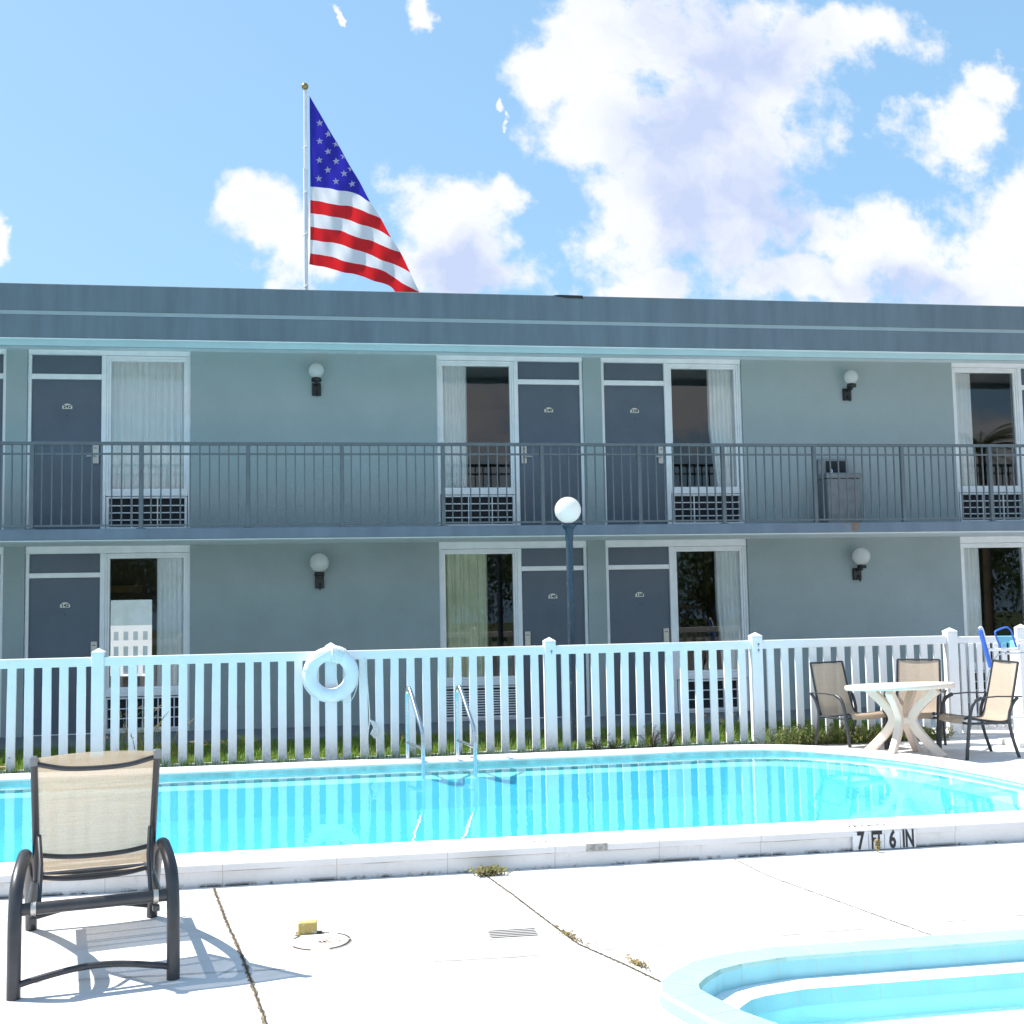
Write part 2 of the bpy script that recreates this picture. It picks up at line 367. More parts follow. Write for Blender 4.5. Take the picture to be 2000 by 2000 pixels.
# ---------------------------------------------------------------- ground and deck
Yd, Yr, Yf = 16.2175, 15.0466, 12.8326
struct(MB().add([(-150, -120, -.9), (150, -120, -.9), (150, 160, -.9), (-150, 160, -.9)], [(0, 1, 2, 3)]).build('ground', MT['lawn']))
MBl = MB().box(-40, 40, 12.64, 14.9, -.5, .09); struct(MBl.build('lawn', MT['lawn']))
struct(MB().box(-40, 40, 14.9, 17, -.5, .128).build('walkway', MT['walk'], bevel=.01))
# pool outline, inner edge (counter-clockwise seen from above), rounded corners
def arc(cx, cy_, rx, ry, a0, a1, n):
    return [(cx+rx*math.cos(math.radians(a0+(a1-a0)*i/n)), cy_+ry*math.sin(math.radians(a0+(a1-a0)*i/n))) for i in range(n+1)]
inner = [(-9.0, 8.07)] + [(x, 8.072) for x in (-6, -3, 0, 3, 5.2)] + arc(5.35, 8.6, .58, .53, -90, 0, 6) + \
    [(5.935, 9.0), (5.91, 9.4), (5.86, 9.85), (5.78, 10.3), (5.68, 10.65), (5.555, 10.98), (5.41, 11.27), (5.24, 11.52), (5.06, 11.74), (4.86, 11.90), (4.62, 12.01), (4.3, 12.07), (3.9, 12.09)] + \
    [(x, 12.06) for x in (3, 0, -3, -6)] + [(-9, 12.05), (-9, 10)]
def offset(poly, d):
    n = len(poly); out = []
    for i in range(n):
        p0 = Vector(poly[i-1]); p1 = Vector(poly[i]); p2 = Vector(poly[(i+1) % n])
        e1 = (p1-p0).normalized(); e2 = (p2-p1).normalized()
        n1 = Vector((e1.y, -e1.x)); n2 = Vector((e2.y, -e2.x)); b_ = (n1+n2)
        b_ = b_/max(.5, b_.length_squared)*2 if b_.length > 1e-6 else n1
        out.append((p1.x+b_.x*d, p1.y+b_.y*d))
    return out
def ringband(mb, A, za, B, zb, closed=True):
    n = len(A); vs = [(x, y, za) for x, y in A]+[(x, y, zb) for x, y in B]
    mb.add(vs, [(i, (i+1) % n, n+(i+1) % n, n+i) for i in range(n if closed else n-1)])
pool = tag(empty('swimming_pool', (0, 0, 0)), 'large cyan swimming pool with raised white coping in front of the picket fence', 'swimming pool')
outer = offset(inner, .372); lip = offset(inner, .355)
c = MB()
i1 = offset(inner, .012); o1 = offset(inner, .362)
ringband(c, inner, .136, i1, .148); ringband(c, i1, .148, o1, .148); ringband(c, o1, .148, outer, .138)
ringband(c, outer, .138, outer, .096); ringband(c, outer, .096, lip, .093); ringband(c, lip, .093, lip, -.3)
ringband(c, inner, .136, inner, .120)
c.build('coping', MT['coping'], pool)
tl = MB(); t_in = offset(inner, .012); ringband(tl, inner, .120, t_in, .119); ringband(tl, t_in, .119, t_in, .0); tl.build('waterline_tile', MT['tile'], pool)
ld = MB(); l1 = offset(inner, -.30)
ringband(ld, t_in, .01, l1, .004); ld.build('ledge', MT['ledge'], pool)
bs = MB(); prv, zp = l1, .004
for o_, z_ in ((-.36, -.04), (-.48, -.12), (-.65, -.23), (-.9, -.31), (-1.15, -.37), (-1.4, -.42)):
    cur_ = [(x_ if True else 0, y_) for x_, y_ in ([(4.6 - (4.6-x)*1 if False else x, y) for x, y in offset(inner, max(o_, -.45))])]
    k_ = (abs(o_)-.45) if abs(o_) > .45 else 0
    cur_ = [(max(-9+k_, min(5.6-k_, x)), 10.06+(y-10.06)*(1-k_/1.8)) for x, y in cur_]
    ringband(bs, prv, zp, cur_, z_); prv, zp = cur_, z_
bs.add([(x, y, zp) for x, y in prv], [tuple(range(len(prv)))]); bs.build('basin', MT['basin'], pool)
wt = MB(); wt.add([(x, y, .092) for x, y in t_in], [tuple(range(len(t_in)))]); struct(wt.build('water', MT['water'], recalc=False))
# near deck: sheet with a hole for nothing, its far edge tucked under the coping
struct(MB().box(-14, 16, -10, 7.705, -.6, 0).build('pool_deck', MT['deck']))
# far deck on the right of the pool, level with the coping
k0 = [q for q in offset(inner, .2) if q[0] > 4.2 and q[1] > 7.8]
fd = [(16, 7.72), (16, 12.62), (3.95, 12.62)] + k0[::-1]
fdm = MB(); n = len(fd); fdm.add([(x, y, .085) for x, y in fd], [tuple(range(n))]); struct(fdm.build('far_deck', MT['deck']))
struct(MB().box(7.0, 40, 12.62, 14.9, -.3, .118).build('side_path', MT['deck']))
# narrow strip between coping and fence
struct(MB().box(-14, 3.95, 12.3, 12.70, -.3, .085).build('planting_strip', MT['soil']))
# joints and cracks of the deck
def strip(mb, pts, w, z=.004, jit=.0, seg=14):
    P = [Vector(p) for p in pts]; L = []
    for i in range(len(P)-1):
        for k in range(seg): L.append(P[i].lerp(P[i+1], k/seg))
    L.append(P[-1]); vs = []
    for i, p in enumerate(L):
        t = (L[min(i+1, len(L)-1)]-L[max(i-1, 0)]).normalized(); nn = Vector((-t.y, t.x))
        a = w*(1+jit*random.uniform(-1, 1.2))/2; b_ = w*(1+jit*random.uniform(-1, 1.2))/2; sh = nn*random.uniform(-1, 1)*w*jit*.6
        p = p+sh
        vs += [(p.x+nn.x*a, p.y+nn.y*a, z), (p.x-nn.x*b_, p.y-nn.y*b_, z)]
    mb.add(vs, [(2*i, 2*i+1, 2*i+3, 2*i+2) for i in range(len(L)-1)])
jm = MB()
strip(jm, [(-6, 7.45), (-1.911, 7.267), (-.6, 7.04)], .006, jit=.5); strip(jm, [(-.57, 7.03), (1.08, 6.90), (2.70, 6.98)], .006, jit=.5); strip(jm, [(2.74, 6.98), (4.514, 7.149), (9, 7.3)], .006, jit=.5)
strip(jm, [(-6, 6.1), (-1.563, 5.964), (-.42, 5.915)], .006, jit=.5); strip(jm, [(-.38, 5.91), (.887, 5.845), (2.25, 5.897), (3.03, 5.93), (3.76, 5.98), (8, 6.1)], .007, jit=.5)
struct(jm.build('deck_joints', MT['joint']))
cm = MB()
strip(cm, [(-.735, 7.66), (-.723, 7.58), (-.60, 6.9), (-.46, 6.2), (-.279, 5.163), (0, 3.6)], .017, jit=.5, seg=46)
strip(cm, [(.975, 7.66), (1.081, 7.075), (1.17, 6.5), (1.256, 5.983), (1.40, 5.62), (1.51, 5.30), (1.72, 4.9)], .011, jit=.5, seg=44)
strip(cm, [(2.70, 7.67), (2.743, 7.156), (2.91, 6.45), (3.068, 5.767), (3.2, 5.2)], .008, jit=.45, seg=60)
dk = MB()
for q in ([(-.735, 7.66), (-.723, 7.58), (-.60, 6.9), (-.46, 6.2), (-.279, 5.163), (0, 3.6)], [(.975, 7.66), (1.081, 7.075), (1.17, 6.5), (1.256, 5.983), (1.40, 5.62), (1.51, 5.30), (1.72, 4.9)]):
    strip(dk, q, .006, .006, .6, 40)
struct(cm.build('deck_cracks', MT['crack'])); struct(dk.build('crack_gaps', MT['slot']))

# ---------------------------------------------------------------- motel building
B = tag(empty('motel_building', (0, Yd, 0)), 'two-storey blue-grey motel block with slate doors, balcony and flat roof behind the fence', 'building')
B.location = (0, 0, 0)
XL, XR = -12.0, 17.0
blocks = [(-6.41, True), (-4.007, False), (1.52, True), (3.924, False), (9.433, True)]
BW = 2.135
def wallsegs(z0, z1):
    xs = [XL]+[q for bx, _ in blocks for q in (bx, bx+BW)]+[XR]
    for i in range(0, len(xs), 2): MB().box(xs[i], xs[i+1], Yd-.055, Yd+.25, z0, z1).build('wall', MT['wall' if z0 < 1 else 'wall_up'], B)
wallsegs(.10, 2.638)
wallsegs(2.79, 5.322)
# upper floor slab with its blue edge, pale soffit
MB().box(XL, XR, Yr, Yd+.3, 2.650, 2.787).build('floor_slab', MT['slab'], B, bevel=.006)
MB().box(XL, XR, Yr+.15, Yd-.056, 2.7872, 2.7895).build('balcony_floor', mat('balcony_concrete', (.42, .44, .44), .8, .08, 2), B)  # unseen pale floor sheet, added to bounce light onto soffit and upper wall
MB().box(XL, XR, Yr+.03, Yd+.25, 2.636, 2.6495).build('soffit', MT['soffit'], B)
# roof
rf = MB(); rf.box(XL, XR, Yr, Yr+.18, 5.560, 5.905); rf.build('roof_fascia', MT['fascia'], B, bevel=.008)
rf = MB(); rf.box(XL, XR, Yr+.004, Yr+.18, 5.210, 5.507); rf.build('roof_fascia', MT['fascia'], B, bevel=.008)
rf = MB(); rf.box(XL, XR, Yr+.014, Yr+.18, 5.5075, 5.5595); rf.build('fascia_stripe', MT['trimlight'], B)
MB().box(XL, XR, Yr+.1, Yr+.16, 5.132, 5.2095).build('frieze', mat('frieze_pale_blue', (.43, .58, .61), .8, .04, 2), B)
sf = MB(); a, b2 = Yr+.008, Yd+.2
sf.add([(XL, a, 5.208), (XR, a, 5.208), (XR, b2, 5.335), (XL, b2, 5.335), (XL, a, 5.198), (XR, a, 5.198), (XR, b2, 5.325), (XL, b2, 5.325)], [(0, 1, 2, 3), (4, 5, 6, 7), (0, 1, 5, 4), (2, 3, 7, 6), (0, 3, 7, 4), (1, 2, 6, 5)])
sf.build('roof_soffit', MT['soffit'], B)
MB().box(XL, XR, Yr+.19, Yd+4.9, 5.42, 5.72).build('roof', MT['fascia'], B)
# broken flashing on the roof edge
fl = MB(); pts = [(3.02, 5.906), (3.10, 5.915), (3.42, 5.912), (3.43, 5.872), (3.2, 5.874)]
fl.add([(x, Yr-.012, z-.004) for x, z in pts]+[(x, Yr+.1, z-.004) for x, z in pts], [(0, 1, 2, 3, 4), (5, 6, 7, 8, 9)]+[(i, (i+1) % 5, 5+(i+1) % 5, 5+i) for i in range(5)])
fl.build('roof_flashing', MT['black'], B)
# rooms behind the windows, dark inside
for zf, zc in ((.13, 2.64), (2.79, 5.32)):
    mb = MB()
    for bx, _ in blocks:
        x0, x1 = bx-.9, bx+BW+.9; y0, y1 = Yd+.255, Yd+4.6
        if bx == -6.41: x1 = -4.2
        if bx == -4.007: x0 = -4.1
        if bx == 1.52: x1 = 3.75
        if bx == 3.924: x0 = 3.85
        mb.add([(x0, y0, zf), (x1, y0, zf), (x1, y1, zf), (x0, y1, zf), (x0, y0, zc), (x1, y0, zc), (x1, y1, zc), (x0, y1, zc)], [(0, 1, 2, 3), (4, 5, 6, 7), (0, 3, 7, 4), (1, 2, 6, 5)] + ([(3, 2, 6, 7)] if not (zf < 1 and bx == -4.007) else []))
        if zf < 1 and bx == -4.007:
            for q in ((x0, -3.79, zf, zc), (-3.05, x1, zf, zc), (-3.79, -3.05, zf, .62), (-3.79, -3.05, 1.94, zc)): mb.add([(q[0], y1, q[2]), (q[1], y1, q[2]), (q[1], y1, q[3]), (q[0], y1, q[3])], [(0, 1, 2, 3)])
    mb.build('room_interior', MT['room'], B)
hx0, hx1, hz0, hz1 = -3.79, -3.05, .62, 1.94
for a_ in ((XL, hx0, 0, 5.4), (hx1, XR, 0, 5.4), (hx0, hx1, 0, hz0), (hx0, hx1, hz1, 5.4)):
    MB().box(a_[0], a_[1], Yd+4.65, Yd+4.9, a_[2], a_[3]).build('rear_wall', MT['wall'], B)
def curtain_mesh(x0, x1, z0, z1, y, top_in=0., folds=9, seed=1, pleat=True):
    rnd = random.Random(seed); nx = max(24, int((x1-x0)*110)); nzv = 8; vs = []
    ph = [rnd.uniform(0, 6.28) for _ in range(4)]
    for j in range(nzv+1):
        t = j/nzv; z = z0+(z1-z0)*t
        for i in range(nx+1):
            s_ = i/nx; x = x0+(x1-x0)*s_
            if top_in > 0: x = x0 + (x1-x0)*s_ if t > .5 else x0+top_in*(1-2*t)*(1-s_)*1.0+(x1-x0)*s_
            if top_in < 0: x = x1-(x1-x0)*(1-s_) if t > .5 else x1-(1-s_)*(x1-x0+top_in*(1-2*t))
            a = .028*math.sin(s_*folds*6.283+ph[0]+.6*math.sin(3*s_+ph[1])+t*.4) + .012*math.sin(s_*folds*13.1+ph[2]+t)
            a *= (.75+.25*(1-t))
            vs.append((x, y+a, z))
    fs = [(j*(nx+1)+i, j*(nx+1)+i+1, (j+1)*(nx+1)+i+1, (j+1)*(nx+1)+i) for j in range(nzv) for i in range(nx)]
    mb = MB(); mb.add(vs, fs, True); return mb
numbers = {(-4.007, 1): '242', (1.52, 1): '240', (3.924, 1): '238', (-4.007, 0): '142', (1.52, 0): '140', (3.924, 0): '138'}
def block(bx, mirror, fl_):
    zo = 2.70 if fl_ else 0.
    U = (lambda u: bx+BW-u) if mirror else (lambda u: bx+u)
    def ub(mb, u0, u1, y0, y1, z0, z1):
        a, c_ = sorted((U(u0), U(u1))); mb.box(a, c_, y0, y1, z0, z1)
    top = 5.318 if fl_ else 2.634; z_lo = 2.789 if fl_ else .129
    tz0, tz1 = (4.979, 5.239) if fl_ else (2.278, 2.533)
    dz1 = 4.906 if fl_ else 2.211
    gz0, gz1 = (3.411, 5.168) if fl_ else (.735, 2.479)
    sill = 3.308 if fl_ else .612
    az0, az1 = (2.885, 3.298) if fl_ else (.19, .60)
    y = Yd
    f = MB()
    ub(f, .002, .047, y-.02, y+.2, z_lo, tz1+.001)            # jamb by the door
    ub(f, .955, 1.018, y-.02, y+.2, z_lo, tz1+.001)          # post between door and window
    ub(f, .047, .955, y-.012, y+.2, dz1, tz0)                # transom bar
    ub(f, .002, BW-.002, y-.03, y+.2, tz1+.0015, top)          # head board
    ub(f, 2.098, BW-.002, y-.02, y+.2, z_lo, tz1+.001)
    f.build('door_frame', MT['frame'], B, bevel=.004)
    tp = MB(); ub(tp, .048, .954, y+.02, y+.06, tz0+.001, tz1); tp.build('transom_panel', MT['door'], B)
    dm = MB(); ub(dm, .05, .952, y+.015, y+.06, z_lo+.012, dz1-.004); dr = dm.build('door', MT['door'], B, bevel=.003)
    thm = MB(); ub(thm, .048, .954, y-.01, y+.1, z_lo, z_lo+.011); thm.build('threshold', MT['frame'], B)
    num = numbers.get((bx, fl_))
    px = U(.505); pz = (4.536 if fl_ else 1.846)
    if num:
        pm = MB(); n_ = 10; w, h = .064, .032
        ring = [(-w, -h), (w, -h), (w, h*.35)]+[(w*math.cos(PI*i/n_)*.8, h*.35+h*.85*math.sin(PI*i/n_)) for i in range(n_+1)]+[(-w, h*.35)]
        k = len(ring); pm.add([(px+a, y+.008, pz+c_) for a, c_ in ring]+[(px+a, y+.0148, pz+c_) for a, c_ in ring], [tuple(range(k)), tuple(range(k, 2*k))]+[(i, (i+1) % k, k+(i+1) % k, k+i) for i in range(k)])
        pm.build('number_plate', MT['plate'], dr)
        text(num, .058, MT['ink'], 'number', dr, facing(px, y+.0065, pz-.004), 1.15, .0018)
    pk = MB(); pk.tube([(px, y+.005, pz-.125), (px, y+.0148, pz-.125)], .008, 8); pk.build('peephole', MT['black'], dr)
    lk = MB(); lz0, lz1 = (3.753, 4.015) if fl_ else (1.05, 1.355)
    ub(lk, .842, .925, y-.012, y+.0148, lz0, lz1); lko = lk.build('door_lock', MT['lock'], dr, bevel=.006)
    lk = MB(); ub(lk, .862, .905, y-.0145, y-.0125, lz1-.055, lz1-.045); lk.build('card_slot', MT['black'], dr)
    lk = MB(); u0 = U(.885); u1 = U(.775); lk.tube([(u0, y-.012, lz0+.10), (u0, y-.05, lz0+.10), (u1, y-.05, lz0+.098)], .011, 8); lk.build('door_handle', MT['lock'], dr)
    # window
    wf = MB()
    for (o_, i_, yy) in ((1.019, 1.046, y-.006), (1.0465, 1.075, y+.012)):
        zt = tz1-.002 if o_ < 1.03 else tz1-.036
        zi = zt-.034
        ub(wf, o_, i_, yy, y+.1, gz0-.03, zt); ub(wf, 3.116-i_, 3.116-o_+(-.001), yy, y+.1, gz0-.03, zt)
        ub(wf, i_+.0005, 3.1155-i_, yy+.001, y+.1, zi, zt)
    ub(wf, 1.0755, 2.0405, y+.010, y+.1, gz0-.0295, gz0)
    ub(wf, 1.02, 2.097, y-.015, y+.1, gz0-.062, gz0-.0305)
    ub(wf, 1.02, 2.097, y-.028, y+.1, sill, gz0-.0625)
    wo_ = wf.build('window', MT['frame'], B, bevel=.0025)
    gm = MB(); a, c_ = sorted((U(1.074), U(2.041))); gm.add([(a, y+.045, gz0-.001), (c_, y+.045, gz0-.001), (c_, y+.045, gz1+.01), (a, y+.045, gz1+.01)], [(0, 1, 2, 3)])
    gm.build('window_pane', MT['glass'], wo_, recalc=False)
    # air conditioner behind its sleeve grille
    ac = MB(); ub(ac, 1.03, 2.088, y-.03, y+.1, az0-.03, az0); ub(ac, 1.03, 2.088, y-.03, y+.1, az1-.022, az1)
    ub(ac, 1.03, 1.062, y-.03, y+.1, az0, az1-.022); ub(ac, 2.056, 2.088, y-.03, y+.1, az0, az1-.022)
    if num == '140':
        k = 11
        for i in range(1, k): z = az0+(az1-.022-az0)*i/k; ub(ac, 1.062, 2.056, y-.02, y+.03, z-.011, z+.006)
    else:
        rows = 3 if not fl_ else 4; cw = [1.062+(2.056-1.062)*t for t in ((.25, .46, .66, .87) if not fl_ else (.30, .64))]
        for i in range(1, rows): z = az0+(az1-.022-az0)*i/rows; ub(ac, 1.062, 2.056, y-.012, y+.01, z-.007, z+.007)
        for u in cw: ub(ac, u-.007, u+.007, y-.018, y+.004, az0, az1-.022)
    aco = ac.build('air_conditioner', MT['grille'], B)
    bk = MB(); ub(bk, 1.02, 2.096, y+.05, y+.12, az0-.06, az1+.01); bk.build('air_conditioner_recess', MT['dark'], aco)
    lo = MB(); ub(lo, 1.02, 2.096, y-.005, y+.1, z_lo, az0-.03); lo.build('sill_panel', MT['frame' if not fl_ else 'dark'], B)
    return U, y, gz0, gz1, wo_
cur = {(-6.41, 1): (0, 1, 0, 'curtain', 14), (-4.007, 1): (0, 1, 0, 'curtain', 11), (1.52, 1): (0, .37, 0, 'curtain', 8), (3.924, 1): (.60, 1, .10, 'curtain', 6), (9.433, 1): (0, .30, 0, 'curtain', 4),
       (-6.41, 0): (0, 1, 0, 'curtain', 11), (-4.007, 0): (.62, 1, 0, 'curtain', 6), (1.52, 0): (0, .62, 0, 'curtain2', 5), (3.924, 0): (.63, 1, .08, 'curtain', 6), (9.433, 0): (0, .30, 0, 'curtain', 5)}
for fl_ in (0, 1):
    for bx, mi_ in blocks:
        U, y, gz0, gz1, wo_ = block(bx, mi_, fl_)
        c0, c1, ti, mt_, fo = cur[(bx, fl_)]
        g0, g1 = sorted((U(1.05), U(2.06))); w = g1-g0
        curtain_mesh(g0+w*c0, g0+w*c1, gz0-.05, gz1+.06, y+.105, ti, fo, seed=int(abs(bx)*10)+fl_).build('curtain', MT[mt_], wo_)
# room 142: headboard strip, its wood coloured bright to look lit, and the white fence seen through its rear window
MB().box(-3.9, -3.2, Yd+4.5, Yd+4.56, 2.07, 2.19).build('headboard', MT['headboard'], B)
struct(MB().box(-12, 4, Yd+4.95, Yd+30, -.3, .05).build('rear_yard', MT['deck']))
RF = tag(empty('rear_fence', (-7, 24.5, .05)), 'white fence in the yard seen through the rear window of room 142', 'fence')
MB().box(0, 5, -.03, .03, 1.28, 1.40).build('top_rail', MT['vinyl'], RF); MB().box(0, 5, -.03, .03, .98, 1.10).build('middle_rail', MT['vinyl'], RF)
for k in range(26): MB().box(.1+.19*k, .19+.19*k, -.02, .02, 0, 1.28).build('picket', MT['vinyl'], RF)
RB = tag(empty('pale_annex', (-9, 34, .05)), 'pale green annex wall seen through the rear window of room 142', 'building')
MB().box(0, 12, 0, 4, 0, 4.2).build('wall', mat('annex_wall', (.45, .52, .50), .9, .05, 2), RB); MB().box(-.3, 12.3, -.5, 4.3, 4.2, 4.4).build('roof', MT['fascia'], RB)
# balcony railing: spans between posts
RP = [-6.3, -4.98, -3.669, -2.351, -1.028, .168, 1.488, 2.82, 4.159, 5.345, 6.671, 7.979, 9.321, 10.65, 12.0]
for i in range(len(RP)-1):
    a, c_ = RP[i], RP[i+1]; mb = MB()
    mb.box(a+.0, c_-.0006, Yr+.02, Yr+.065, 3.852, 3.892)
    rl = mb.build('balcony_railing', MT['rail'], B)
    for z_ in (3.727, 2.819): MB().box(a+.027, c_-.027, Yr+.03, Yr+.055, z_, z_+.024).build('rail', MT['rail'], rl)
    nb = max(2, round((c_-a)/.1165)); bb = MB()
    for k in range(1, nb):
        x = a+(c_-a)*k/nb; bb.box(x-.0085, x+.0085, Yr+.034, Yr+.051, 2.843, 3.727); bb.box(x-.0085, x+.0085, Yr+.034, Yr+.051, 3.751, 3.852)
    bb.build('balusters', MT['rail'], rl)
    pb = MB(); pb.box(a-.026, a+.026, Yr+.017, Yr+.069, 2.788, 3.8515); pb.box(a-.06, a+.06, Yr+.005, Yr+.08, 2.7875, 2.796); pb.build('railing_post', MT['rail'], rl, bevel=.003)
# ---------------------------------------------------------------- wall lamps, drinking fountain
lm = [(-.163, 5.018, .106, 'upper-floor globe wall lamp on the wall between doors 242 and 240'), (7.70, 5.02, .106, 'upper-floor globe wall lamp above the drinking fountain'),
      (-.138, 2.359, .131, 'ground-floor globe wall lamp above the life ring'), (7.74, 2.349, .131, 'ground-floor globe wall lamp above the patio table')]
for x, z, r, lab in lm:
    L = tag(empty('wall_lamp', (x, Yd-.055, z-r-.13)), lab, 'wall lamp', 'white globe lamps on the motel wall')
    dy = -.19
    MB().sphere((0, dy, r+.13), r, 24, 16).build('globe', MT['globe'], L)
    b_ = MB(); b_.box(-.062, .062, -.05, -.001, -.085, .09); b_.build('wall_bracket', MT['black'], L, bevel=.004)
    b_ = MB(); b_.lathe((0, dy, 0), [(.001, .085), (.07, .085), (.07, .125), (.055, .138), (.001, .138)], 18); b_.box(-.02, .02, dy, -.04, .05, .088); b_.tube([(0.01, -.06, -.02), (.01, -.10, -.06), (.01, -.1, -.11)], .012, 6)
    b_.build('globe_holder', MT['black'], L)
DF = tag(empty('drinking_fountain', (7.43, Yd-.25, 2.788)), 'grey steel drinking fountain on the upper balcony behind the railing', 'fountain')
m_ = MB(); m_.box(-.26, .26, -.18, .19, .0, .70); m_.build('cabinet', MT['greysteel'], DF, bevel=.012)
m_ = MB(); m_.box(-.275, .275, -.2, .19, .7, .775); m_.build('basin_top', MT['greysteel'], DF, bevel=.015, seg=2)
m_ = MB(); m_.box(-.25, .22, .12, .19, .775, 1.012); m_.build('back_plate', MT['greysteel'], DF, bevel=.006)
m_ = MB(); m_.box(-.13, .195, .105, .119, .82, .985); m_.build('opening', MT['dark'], DF)
m_ = MB(); m_.tube([(-.12, -.05, .775), (-.12, -.06, .83), (-.12, -.02, .85)], .012, 6); m_.build('spout', MT['steel'], DF)

# ---------------------------------------------------------------- flagpole and flag
FY = 18.5
fp = tag(empty('flagpole', (-.345, FY, 0)), 'white flagpole with a brass ball standing behind the motel roof', 'flagpole')
m_ = MB(); m_.tube([(0, 0, -.5), (0, 0, 8.83)], .034, 12); m_.tube([(0, 0, 8.83), (0, 0, 8.86)], .036, 12); m_.build('lower_pole', MT['pole'], fp)
m_ = MB(); m_.tube([(0, 0, 8.86), (0.003, 0, 10.17)], .026, 12); m_.build('upper_pole', MT['pole'], fp)
MB().sphere((0, 0, 10.235), .058, 20, 12).build('ball_finial', MT['brass'], fp)
m_ = MB()
hp = [(.03+.012*math.sin(i*1.1), -.045, 10.15-.29*i) for i in range(13)]
m_.tube(hp, .006, 5)
for zz in (6.9, 7.75, 8.45, 9.2): m_.tube([(-.05, -.04, zz-.03), (.04, -.045, zz+.03)], .008, 5)
m_.build('halyard', MT['rope'], fp)
ROWS = [[(-0.272, 10.068), (-.27, 10.067)],
[(-0.268, 8.554), (0.071, 8.526), (0.392, 8.455), (0.697, 8.31)],
[(-0.269, 8.331), (0.07, 8.287), (0.47, 8.197), (0.671, 8.121), (0.862, 8.023)],
[(-0.271, 8.109), (0.068, 8.08), (0.468, 7.965), (0.77, 7.854), (1.028, 7.737)],
[(-0.272, 7.886), (0.166, 7.845), (0.567, 7.702), (0.868, 7.597), (1.171, 7.475)],
[(-0.273, 7.672), (0.205, 7.619), (0.565, 7.484), (0.866, 7.358), (1.027, 7.29), (1.334, 7.164)],
[(-0.274, 7.45), (0.103, 7.399), (0.543, 7.277), (0.864, 7.193), (1.065, 7.053), (1.468, 6.835)],
[(-0.291, 7.264), (0.062, 7.212), (0.461, 7.12), (0.862, 6.975), (1.033, 6.887), (1.182, 6.704), (1.486, 6.628)]]
NS = 40
def resample(row):
    P = [Vector((x, z, 0)) for x, z in row]; S = smooth_path(P, 12) if len(P) > 2 else P
    L = [0]
    for i in range(1, len(S)): L.append(L[-1]+(S[i]-S[i-1]).length)
    out = []; j = 0
    for k in range(NS+1):
        t = L[-1]*k/NS
        while j < len(L)-2 and L[j+1] < t: j += 1
        q = (t-L[j])/max(1e-9, L[j+1]-L[j]); out.append(S[j].lerp(S[j+1], min(1, q)))
    return out
RR = [resample(r) for r in ROWS]
def flagy(x, z):
    return FY-.02 + .075*math.sin(3.2*(x+.3)+1.3*(z-7)) * min(1, (x+.3)*1.6) + .03*math.sin(11*x-4.5*z)*min(1, (x+.29)*2) + .008*math.sin(29*x+7*z)
fl_obj = empty('flag', (0, 0, 0)); tag(fl_obj, 'stars and stripes flag hanging from the pole above the roof', 'flag')
fm = MB(); SUBN = {0: 14}
for r in range(7):
    fm.cur = 0 if r == 0 else (1 if r in (1, 3, 5) else 2); sub = 16 if r == 0 else 4
    vs = []
    for j in range(sub+1):
        for k in range(NS+1):
            p = RR[r][k].lerp(RR[r+1][k], j/sub); vs.append((p.x, flagy(p.x, p.y), p.y))
    fm.add(vs, [(j*(NS+1)+k, j*(NS+1)+k+1, (j+1)*(NS+1)+k+1, (j+1)*(NS+1)+k) for j in range(sub) for k in range(NS)], True)
fm.build('flag_cloth', [MT['fblue'], MT['fwhite'], MT['fred']], fl_obj)
def clip(poly, a, b_):   # keep the side left of the flag's fly edge
    out = []; n = len(poly)
    sd_ = lambda p: (b_[0]-a[0])*(p[1]-a[1])-(b_[1]-a[1])*(p[0]-a[0])
    for i in range(n):
        p, q = poly[i], poly[(i+1) % n]; dp, dq = sd_(p), sd_(q)
        if dp <= 0: out.append(p)
        if dp*dq < 0: t = dp/(dp-dq); out.append((p[0]+(q[0]-p[0])*t, p[1]+(q[1]-p[1])*t))
    return out
for sx, sz in [(-0.11, 9.612), (0.027, 9.43), (-0.112, 9.311), (0.021, 9.139), (-0.12, 8.997), (0.15, 8.963), (0.015, 8.826), (0.276, 8.778), (-0.132, 8.689), (0.144, 8.649), (0.403, 8.591), (0.151, 9.249), (0.27, 9.055), (0.387, 8.855)]:
    tri = []
    mb = MB()
    P = [((.062 if i % 2 == 0 else .025)*math.sin(PI*i/5-.08)+sx, (.062 if i % 2 == 0 else .025)*math.cos(PI*i/5-.08)+sz) for i in range(10)]
    for i in range(10):
        t = clip([(sx, sz), P[i], P[(i+1) % 10]], (-.27, 10.04), (.685, 8.31))
        if len(t) < 3: t = clip([(sx, sz), P[(i+1) % 10], P[i]], (-.27, 10.04), (.685, 8.31))
        # fly edge runs down to the right: keep points below-left of it
        if len(t) >= 3: mb.add([(x, flagy(x, z)-.006, z) for x, z in t], [tuple(range(len(t)))])
    if mb.v: mb.build('star', MT['fstar'], fl_obj)

# ---------------------------------------------------------------- globe street lamp in the lawn
SL = tag(empty('globe_lamp_post', (2.815, 13.4, .09)), 'dark blue lamp post with a white globe standing behind the fence', 'lamp post')
m_ = MB(); m_.tube([(0, 0, -.2), (0, 0, 2.56)], .043, 16); m_.build('post', MT['post'], SL)
m_ = MB(); m_.lathe((0, 0, 0), [(.043, 2.40), (.048, 2.42), (.048, 2.52), (.07, 2.55), (.09, 2.572), (.09, 2.60), (.001, 2.61)], 18); m_.build('globe_holder', MT['post'], SL)
MB().sphere((-.01, 0, 2.762), .157, 28, 18).build('globe', MT['globe'], SL)

